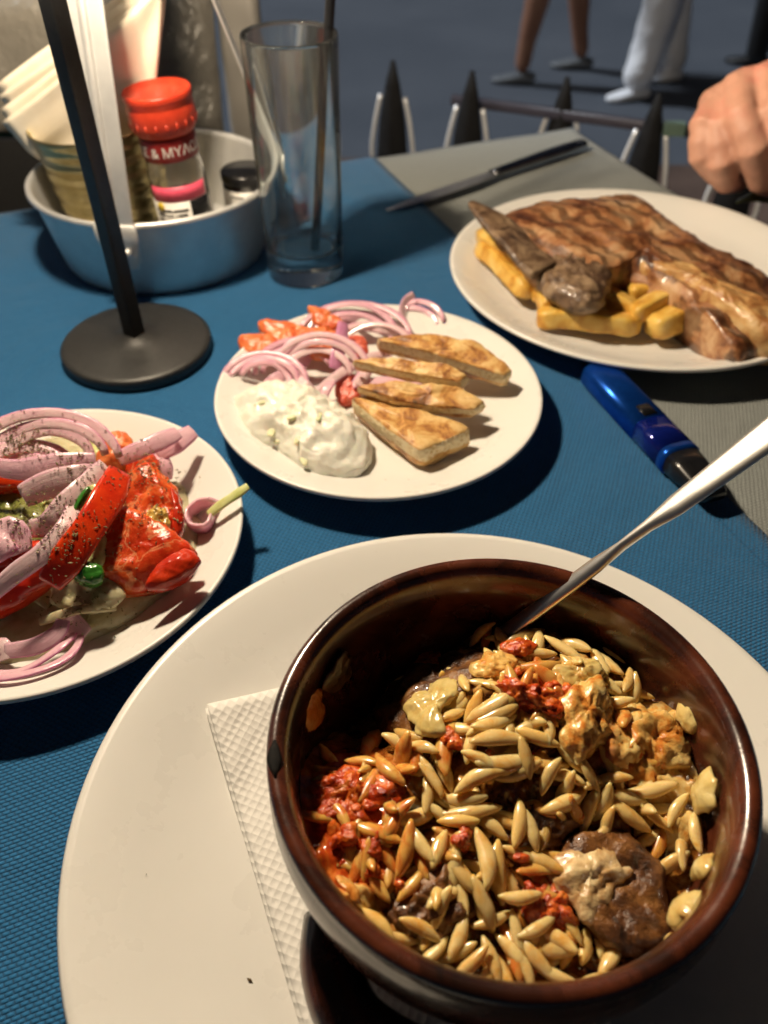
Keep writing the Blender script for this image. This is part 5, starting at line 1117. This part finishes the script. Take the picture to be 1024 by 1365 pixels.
# ------------------------------------------------------------------ spiked iron fence beyond the table
M_iron = noisy('black_iron', [(0.3, (0.005, 0.005, 0.006)), (0.7, (0.009, 0.009, 0.010))], 60, rough=0.8, spec=0.2)
M_highlight = noisy('edge_highlight', [(0.3, (0.80, 0.81, 0.83)), (0.7, (0.88, 0.89, 0.90))], 60, rough=0.45, metal=0.5)
M_rail = noisy('rail_paint', [(0.3, (0.030, 0.026, 0.034)), (0.7, (0.045, 0.040, 0.050))], 30, rough=0.4)
SPEARS = [(524, 78), (630, 92), (757, 100), (880, 122)]
fr = root('iron_fence', (0.3, 1.1, GZ), 'low black iron fence with spear points beyond the table', 'fence')
tips = [P(x, y, 0.0) for x, y in SPEARS]
dv = (tips[3] - tips[0]) / 3
for k in range(-1, 7):
    t = tips[k] if 0 <= k <= 3 else tips[0] + dv * k; s = dv.normalized()
    b = sweep([Vector((t.x, t.y, -0.002)), Vector((t.x, t.y, -0.03)), Vector((t.x, t.y, -0.075)), Vector((t.x, t.y, -0.125)), Vector((t.x, t.y, -0.17)), Vector((t.x, t.y, -0.20))], [(0.0030, 0.0020), (0.0105, 0.006), (0.0190, 0.010), (0.0240, 0.011), (0.0220, 0.010), (0.010, 0.008)], tuple(s.cross(Vector((0, 0, 1)))), 1.4, 12)
    spr = link('spear', b, M_iron, fr)
    link('picket', sweep([(t.x, t.y, -0.19), (t.x, t.y, GZ)], (0.008, 0.008), (0, 1, 0), 6, 12), M_iron, fr)
    for sg in (-1, 1):
        base = Vector((t.x, t.y, 0))
        pts = spline([base + s * (sg * 0.0175) + Vector((0, 0, -0.045)), base + s * (sg * 0.0265) + Vector((0, 0, -0.085)), base + s * (sg * 0.0305) + Vector((0, 0, -0.125)), base + s * (sg * 0.020) + Vector((0, 0, -0.165))], 14)
        link('highlight_bar', sweep(pts, (0.0030, 0.0034), (0, 1, 0), 2, 12), M_highlight, spr)  # pale bars stand in for bright highlights along the spear edges
link('rail', sweep([tips[0] + dv * 0.75 + Vector((0, 0.02, -0.045)), tips[0] + dv * 6.0 + Vector((0, 0.02, -0.045))], (0.006, 0.006), (0, 0, 1), 6, 12), M_rail, fr)
link('rail', sweep([tips[0] - dv * 1.4 + Vector((0, 0.012, -0.215)), tips[0] + dv * 6.3 + Vector((0, 0.012, -0.215))], (0.010, 0.014), (0, 0, 1), 6, 12), M_iron, fr)
link('rail', sweep([tips[0] - dv * 1.4 + Vector((0, 0.012, -0.62)), tips[0] + dv * 6.3 + Vector((0, 0.012, -0.62))], (0.010, 0.014), (0, 0, 1), 6, 12), M_iron, fr)
M_clip = noisy('grey_green_plastic', [(0.3, (0.10, 0.15, 0.12)), (0.7, (0.13, 0.19, 0.15))], 30, rough=0.5)
link('rail_clip', box(tips[3] + dv * 0.24 + Vector((0, 0.006, -0.040)), (0.024, 0.012, 0.014)), M_clip, fr, False)

# ------------------------------------------------------------------ people
M_skin = noisy('skin', [(0.3, (0.40, 0.19, 0.13)), (0.5, (0.50, 0.26, 0.18)), (0.7, (0.54, 0.22, 0.16))], 30, 4, bscale=420, bstr=0.35, bdist=0.0012, rough=0.55, sss=0.15, sss_scale=0.006)
M_tan = noisy('tanned_skin', [(0.3, (0.22, 0.10, 0.06)), (0.7, (0.30, 0.15, 0.09))], 12, rough=0.5)
M_hair = noisy('dark_hair', [(0.3, (0.012, 0.008, 0.006)), (0.7, (0.03, 0.02, 0.014))], 60, rough=0.5)
M_wht = noisy('white_cotton', [(0.3, (0.76, 0.77, 0.80)), (0.7, (0.84, 0.85, 0.87))], 12, bscale=14, bstr=0.6, bdist=0.03, rough=0.85)
M_navy = noisy('navy_cotton', [(0.3, (0.010, 0.014, 0.035)), (0.7, (0.016, 0.022, 0.05))], 12, rough=0.85)
M_grey2 = noisy('grey_leather', [(0.3, (0.09, 0.10, 0.11)), (0.7, (0.14, 0.15, 0.16))], 30, rough=0.5)
M_blk = noisy('black_leather', [(0.3, (0.006, 0.006, 0.007)), (0.7, (0.012, 0.012, 0.012))], 30, rough=0.4)
def shoe(toe, heel, mat_, parent, w=0.042, name='shoe', h=0.05):
    d = (toe - heel); d.z = 0; L = d.length; d.normalize(); pts, sz = [], []
    for t, ww, hh in ((0, 0.5, 0.7), (0.08, 0.75, 1.0), (0.3, 0.8, 1.05), (0.55, 0.95, 0.75), (0.8, 0.9, 0.5), (0.95, 0.6, 0.4), (1.0, 0.2, 0.2)):
        z = GS + 0.002 + h * hh / 2; pts.append(Vector((heel.x, heel.y, z)) + d * (L * t)); sz.append((w * ww, h * hh / 2))
    return link(name, sweep(pts, sz, (0, 0, 1), 2.6, 16), mat_, parent)
def pedestrian(f1, f2, facing, height, skin, lower, upper, shoes, label, lower_kind, lift2=0.06):
    """f1, f2: ground points of the two ankles; facing: heading; lower_kind: trousers or shorts"""
    f1 = Vector((f1.x, f1.y, GS)); f2 = Vector((f2.x, f2.y, GS)); mid = (f1 + f2) / 2; fw = Vector((math.cos(facing), math.sin(facing), 0)); lf = Vector((-fw.y, fw.x, 0)); Hh = height
    rt = root('person', Vector((mid.x, mid.y, GS)), label, 'person', 'pedestrians crossing the street')
    hip = Vector((mid.x, mid.y, GS + 0.50 * Hh)); chest = hip + Vector((0, 0, 0.25 * Hh)) + fw * 0.01; neck = hip + Vector((0, 0, 0.335 * Hh)) + fw * 0.015; head = neck + Vector((0, 0, 0.092 * Hh)) + fw * 0.02
    def leg(a, s, grow=0.0, low=0.0):
        h = hip + lf * (0.085 * s); an = Vector((a.x, a.y, GS + 0.08)); kn = (h + an) / 2 + fw * 0.03; kn.z = GS + 0.275 * Hh
        cf = kn.lerp(an, 0.33) - fw * 0.012
        return h, kn, cf, an
    s1 = 1 if (f1 - mid).dot(lf) >= 0 else -1
    if abs((f1 - mid).dot(lf)) < 0.02: s1 = 1
    legs = [leg(f1, s1), leg(f2, -s1)]
    pcs = []
    for h, kn, cf, an in legs: pcs.append(limb([h, h.lerp(kn, 0.5), kn, cf, kn.lerp(an, 0.75), an], [0.085, 0.072, 0.052, 0.056, 0.040, 0.036]))
    pcs += [limb([hip + lf * 0.06, hip - lf * 0.06], [0.115, 0.115]), limb([hip, hip.lerp(chest, 0.5), chest, neck], [0.125, 0.120, 0.125, 0.055], 16), limb([chest + lf * 0.15 + Vector((0, 0, 0.06)), chest - lf * 0.15 + Vector((0, 0, 0.06))], [0.062, 0.062]), limb([neck, head], [0.055, 0.055])]
    pcs.append(ball(head + Vector((0, 0, 0.015)), 0.098, (0.86, 0.86, 1.18))); pcs.append(ball(head + fw * 0.09 + Vector((0, 0, -0.005)), 0.018)); pcs.append(ball(head + fw * 0.055 + Vector((0, 0, -0.075)), 0.04))
    for s in (-1, 1): pcs.append(ball(head + lf * (0.086 * s), 0.022, (0.8, 0.8, 1.4)))
    arms = []
    for s in (-1, 1):
        sh = chest + lf * (0.19 * s) + Vector((0, 0, 0.055)); el = sh + Vector((0, 0, -0.28)) + lf * (0.05 * s) - fw * (0.06 * s); wr = el + Vector((0, 0, -0.22)) + fw * (0.12 - 0.05 * s); arms.append((sh, el, wr))
        pcs += [limb([sh, el, wr], [0.055, 0.043, 0.029]), limb([wr, wr + Vector((0, 0, -0.05)) + fw * 0.02, wr + Vector((0, 0, -0.09)) + fw * 0.03], [0.03, 0.036, 0.025], 12, 0.7)]
        for q in range(4):
            b0 = wr + Vector((0, 0, -0.08)) + fw * (0.045 - 0.018 * q); pcs.append(limb([b0, b0 + Vector((0, 0, -0.04)), b0 + Vector((0, 0, -0.068)) + fw * 0.01], [0.011, 0.010, 0.008], 8))
        pcs.append(limb([wr + Vector((0, 0, -0.02)) + fw * 0.03, wr + Vector((0, 0, -0.065)) + fw * 0.06], [0.013, 0.010], 8))
    link('body', fuse(pcs, 0.011, 5), skin, rt)
    # trousers or shorts
    cl = [limb([hip + lf * 0.06, hip - lf * 0.06], [0.13, 0.13])]
    for h, kn, cf, an in legs:
        if lower_kind == 'trousers': cl.append(limb([h, h.lerp(kn, 0.5), kn, cf, kn.lerp(an, 0.8), an + Vector((0, 0, 0.02))], [0.105, 0.094, 0.078, 0.076, 0.070, 0.070]))
        else: cl.append(limb([h, h.lerp(kn, 0.5), h.lerp(kn, 0.86)], [0.105, 0.095, 0.090]))
    V, F = fuse(cl, 0.014, 4)
    V = [v + Vector((1, 1, 0)) * 0.010 * noise.noise(v * 9 + Vector((0, 0, v.z * 6))) for v in V]
    link(lower_kind, (V, F), lower, rt)
    up = [limb([hip + Vector((0, 0, 0.03)), hip.lerp(chest, 0.5), chest, chest + Vector((0, 0, 0.09))], [0.145, 0.138, 0.142, 0.10], 16), limb([chest + lf * 0.15 + Vector((0, 0, 0.06)), chest - lf * 0.15 + Vector((0, 0, 0.06))], [0.075, 0.075])]
    for sh, el, wr in arms: up.append(limb([sh, sh.lerp(el, 0.65)], [0.068, 0.060]))
    link('shirt', fuse(up, 0.014, 4), upper, rt)
    link('hair', fuse([ball(head + Vector((0, 0, 0.045)) - fw * 0.018, 0.104, (0.9, 0.9, 0.95)), ball(head - fw * 0.045 + Vector((0, 0, -0.01)), 0.075)], 0.012, 3), M_hair, rt)
    for (h, kn, cf, an) in legs:
        if shoes[1] == 'boot':
            link('boot', fuse([limb([an + Vector((0, 0, 0.22)), an + Vector((0, 0, 0.08)), an + Vector((0, 0, -0.03))], [0.068, 0.058, 0.050])], 0.01, 2), shoes[0], rt)
        shoe(an + fw * 0.135, an - fw * 0.060, shoes[0], rt)
    return rt
W_ = lambda x, y: P(x, y, GS)
pedestrian(W_(694, 112), W_(771, 92), R(168), 1.66, M_tan, M_navy, M_wht, (M_grey2, 'shoe'), 'bare legged pedestrian in sandals walking on the street', 'shorts')
pedestrian(W_(846, 132), W_(890, 108), R(196), 1.70, M_tan, M_wht, M_wht, (M_wht, 'shoe'), 'pedestrian in loose white trousers and white shoes', 'trousers')
pedestrian(W_(1004, 88), W_(1050, 70), R(150), 1.72, M_tan, M_navy, M_navy, (M_blk, 'boot'), 'pedestrian in black boots at the right edge of the street', 'shorts')

# diner's hand at the right table edge
def hp(px, py, y): return Y_(px, py, y)
dn = root('person', (0.80, 0.80, GZ), 'diner in dark clothes resting a closed hand at the right table edge', 'person')
yh = 0.675
fing = [
 ([hp(958, 140, yh + 0.030), hp(937, 170, yh + 0.006), hp(936, 206, yh - 0.002), hp(958, 232, yh), hp(974, 238, yh + 0.016)], [0.0135, 0.0120, 0.0116, 0.0105, 0.009]),
 ([hp(974, 132, yh + 0.026), hp(958, 172, yh + 0.0), hp(962, 216, yh - 0.014), hp(968, 242, yh - 0.004), hp(985, 242, yh + 0.014)], [0.0140, 0.0122, 0.0116, 0.0100, 0.009]),
 ([hp(988, 120, yh + 0.022), hp(988, 156, yh - 0.010), hp(1004, 196, yh - 0.024), hp(1014, 240, yh - 0.012), hp(1028, 248, yh + 0.006)], [0.0150, 0.0132, 0.0128, 0.0108, 0.010]),
 ([hp(1022, 110, yh + 0.020), hp(1030, 152, yh - 0.014), hp(1048, 202, yh - 0.028), hp(1058, 242, yh - 0.014), hp(1070, 246, yh + 0.008)], [0.0150, 0.0134, 0.0128, 0.0110, 0.010]),
]
thumb = ([hp(1075, 140, yh + 0.01), hp(1085, 190, yh - 0.020), hp(1075, 235, yh - 0.024), hp(1060, 262, yh - 0.016)], [0.019, 0.0165, 0.0145, 0.012])
wrist = hp(1150, 118, yh + 0.060); palm = hp(1050, 130, yh + 0.045); elbow = Vector((0.66, 0.84, 0.02)); shoulder = Vector((0.78, 0.90, 0.33))
pcs = [limb(a, b, 16) for a, b in fing] + [limb(*thumb, 16)]
pcs += [limb([wrist, wrist.lerp(a[0], 0.55), a[0]], [0.026, 0.024, 0.0165], 14) for a, b in fing] + [limb([wrist, thumb[0][0]], [0.026, 0.020])]
pcs += [limb([palm, hp(1000, 165, yh + 0.03)], [0.026, 0.022]), limb([wrist, wrist.lerp(elbow, 0.5), elbow], [0.030, 0.038, 0.046], 18)]
hand = fuse(pcs, 0.0019, 4)
chest = Vector((0.92, 0.84, 0.20)); hip = Vector((0.95, 0.83, -0.28)); neck = chest + Vector((-0.01, 0, 0.22)); head = neck + Vector((-0.04, -0.01, 0.15))
bod = [limb([hip, hip.lerp(chest, 0.5), chest, neck], [0.15, 0.14, 0.14, 0.06], 16), limb([chest + Vector((-0.10, 0.10, 0.12)), chest + Vector((0.06, -0.14, 0.12))], [0.07, 0.07]), limb([neck, head], [0.055, 0.055]), ball(head + Vector((0, 0, 0.02)), 0.10, (0.86, 0.86, 1.18)),
       ball(head + Vector((-0.09, -0.02, -0.005)), 0.018), limb([shoulder, elbow], [0.055, 0.047])]
for s in (-1, 1): bod.append(limb([hip + Vector((0, 0.09 * s, 0)), hip + Vector((-0.42, 0.10 * s, 0.0)), Vector((hip.x - 0.40, hip.y + 0.1 * s, GZ + 0.07))], [0.09, 0.062, 0.04]))
link('body', merge(hand, fuse(bod, 0.014, 4)), M_skin, dn)
cl = [limb([hip, hip.lerp(chest, 0.5), chest, chest + Vector((0, 0, 0.14))], [0.17, 0.16, 0.16, 0.10], 16), limb([shoulder, elbow, elbow.lerp(wrist, 0.30)], [0.078, 0.064, 0.056]), limb([chest + Vector((-0.12, 0.06, 0.12)), chest + Vector((0.06, -0.14, 0.12))], [0.085, 0.085])]
link('shirt', fuse(cl, 0.014, 4), M_navy, dn)
link('hair', fuse([ball(head + Vector((0.02, 0, 0.05)), 0.105, (0.9, 0.9, 0.95))], 0.012, 3), M_hair, dn)
tr = [limb([hip + Vector((0, 0.08, 0)), hip + Vector((0, -0.08, 0))], [0.16, 0.16])] + [limb([hip + Vector((0, 0.09 * s, 0)), hip + Vector((-0.42, 0.10 * s, 0.0)), Vector((hip.x - 0.40, hip.y + 0.1 * s, GZ + 0.10))], [0.105, 0.08, 0.062]) for s in (-1, 1)]
link('trousers', fuse(tr, 0.014, 4), M_navy, dn)
dc = root('terrace_chair', (0.98, 0.83, GZ), 'dark terrace chair carrying the diner at the right', 'chair')
link('seat', box((0.98, 0.83, -0.43), (0.44, 0.46, 0.04)), M_black, dc, False)
link('backrest', box((1.19, 0.83, -0.15), (0.03, 0.44, 0.40)), M_black, dc, False)
for i in (-1, 1):
    for j in (-1, 1): link('leg', box((0.98 + 0.19 * i, 0.83 + 0.2 * j, (GZ - 0.45) / 2), (0.03, 0.03, -GZ - 0.45)), M_black, dc, False)
strip('herb_sprig', [(985, 268, 0.012), (1005, 262, 0.020), (1030, 266, 0.014)], (0.006, 0.002), 'small green herb sprig lying below the hand', 'herb', M_gpep, None)

# ------------------------------------------------------------------ oregano and crumbs (far too many to count)
M_oreg = noisy('dried_oregano', [(0.3, (0.07, 0.065, 0.025)), (0.5, (0.20, 0.18, 0.075)), (0.7, (0.40, 0.35, 0.18))], 420, 2, rough=0.8)
bpy.context.view_layer.update()
dg = bpy.context.evaluated_depsgraph_get(); V, F = [], []
def fleck(c, nrm, s):
    t = Vector((random.gauss(0, 1), random.gauss(0, 1), random.gauss(0, 0.4))); t = (t - nrm * t.dot(nrm)).normalized(); b = nrm.cross(t); k = len(V); l, w = s * random.uniform(0.7, 1.9), s * random.uniform(0.3, 0.7)
    V.extend([c + t * l + nrm * 0.0002, c + b * w + nrm * 0.0005, c - t * l + nrm * 0.0002, c - b * w + nrm * 0.0004, c + nrm * 0.0009]); F.extend([(k, k + 1, k + 4), (k + 1, k + 2, k + 4), (k + 2, k + 3, k + 4), (k + 3, k, k + 4)])
ZONES = [(40, 605, 55, 22, 300), (30, 690, 40, 30, 220), (200, 630, 32, 25, 240), (120, 640, 60, 35, 160), (70, 720, 55, 40, 260), (100, 800, 70, 35, 120), (200, 690, 45, 35, 110), (15, 560, 30, 14, 60), (140, 690, 90, 90, 120)]
for zx, zy, sx_, sy_, n in ZONES:
    for _ in range(n):
        px, py = random.gauss(zx, sx_ * 0.55), random.gauss(zy, sy_ * 0.55)
        if not -20 < px < 330: continue
        o_ = Vector((0, 0, CAM_Z)); d_ = (P(px, py, 0) - o_).normalized()
        top = P(px, py, 0.09); hit, loc, nrm, idx, ob, mt = scene.ray_cast(dg, Vector((top.x, top.y, 0.12)) , (P(px, py, 0.03) - Vector((top.x, top.y, 0.12))).normalized())
        if hit and loc.z > 0.004 and loc.z < 0.09: fleck(loc, nrm if nrm.z > -0.2 else -nrm, random.uniform(0.00025, 0.0008))
tag(link('oregano', (V, F), M_oreg, None, False), 'dried oregano flakes sprinkled over the salad', 'oregano', None, 'stuff')

M_crumb2 = noisy('brown_crumb', [(0.3, (0.05, 0.03, 0.012)), (0.7, (0.16, 0.10, 0.04))], 900, 2, rough=0.8)
V, F = [], []
for px, py, sc in ((333, 1307, 0.0009), (195, 1166, 0.0003), (640, 640, 0.0004), (655, 610, 0.0003), (545, 640, 0.0004)):
    hit, loc, nrm, idx, ob, mt = scene.ray_cast(dg, Vector((0, 0, CAM_Z)), (P(px, py, 0) - Vector((0, 0, CAM_Z))).normalized())
    if hit: fleck(loc, nrm if nrm.z > 0 else -nrm, sc)
tag(link('crumbs', (V, F), M_crumb2, None, False), 'tiny brown crumbs and specks on the white plates', 'crumbs', None, 'stuff')
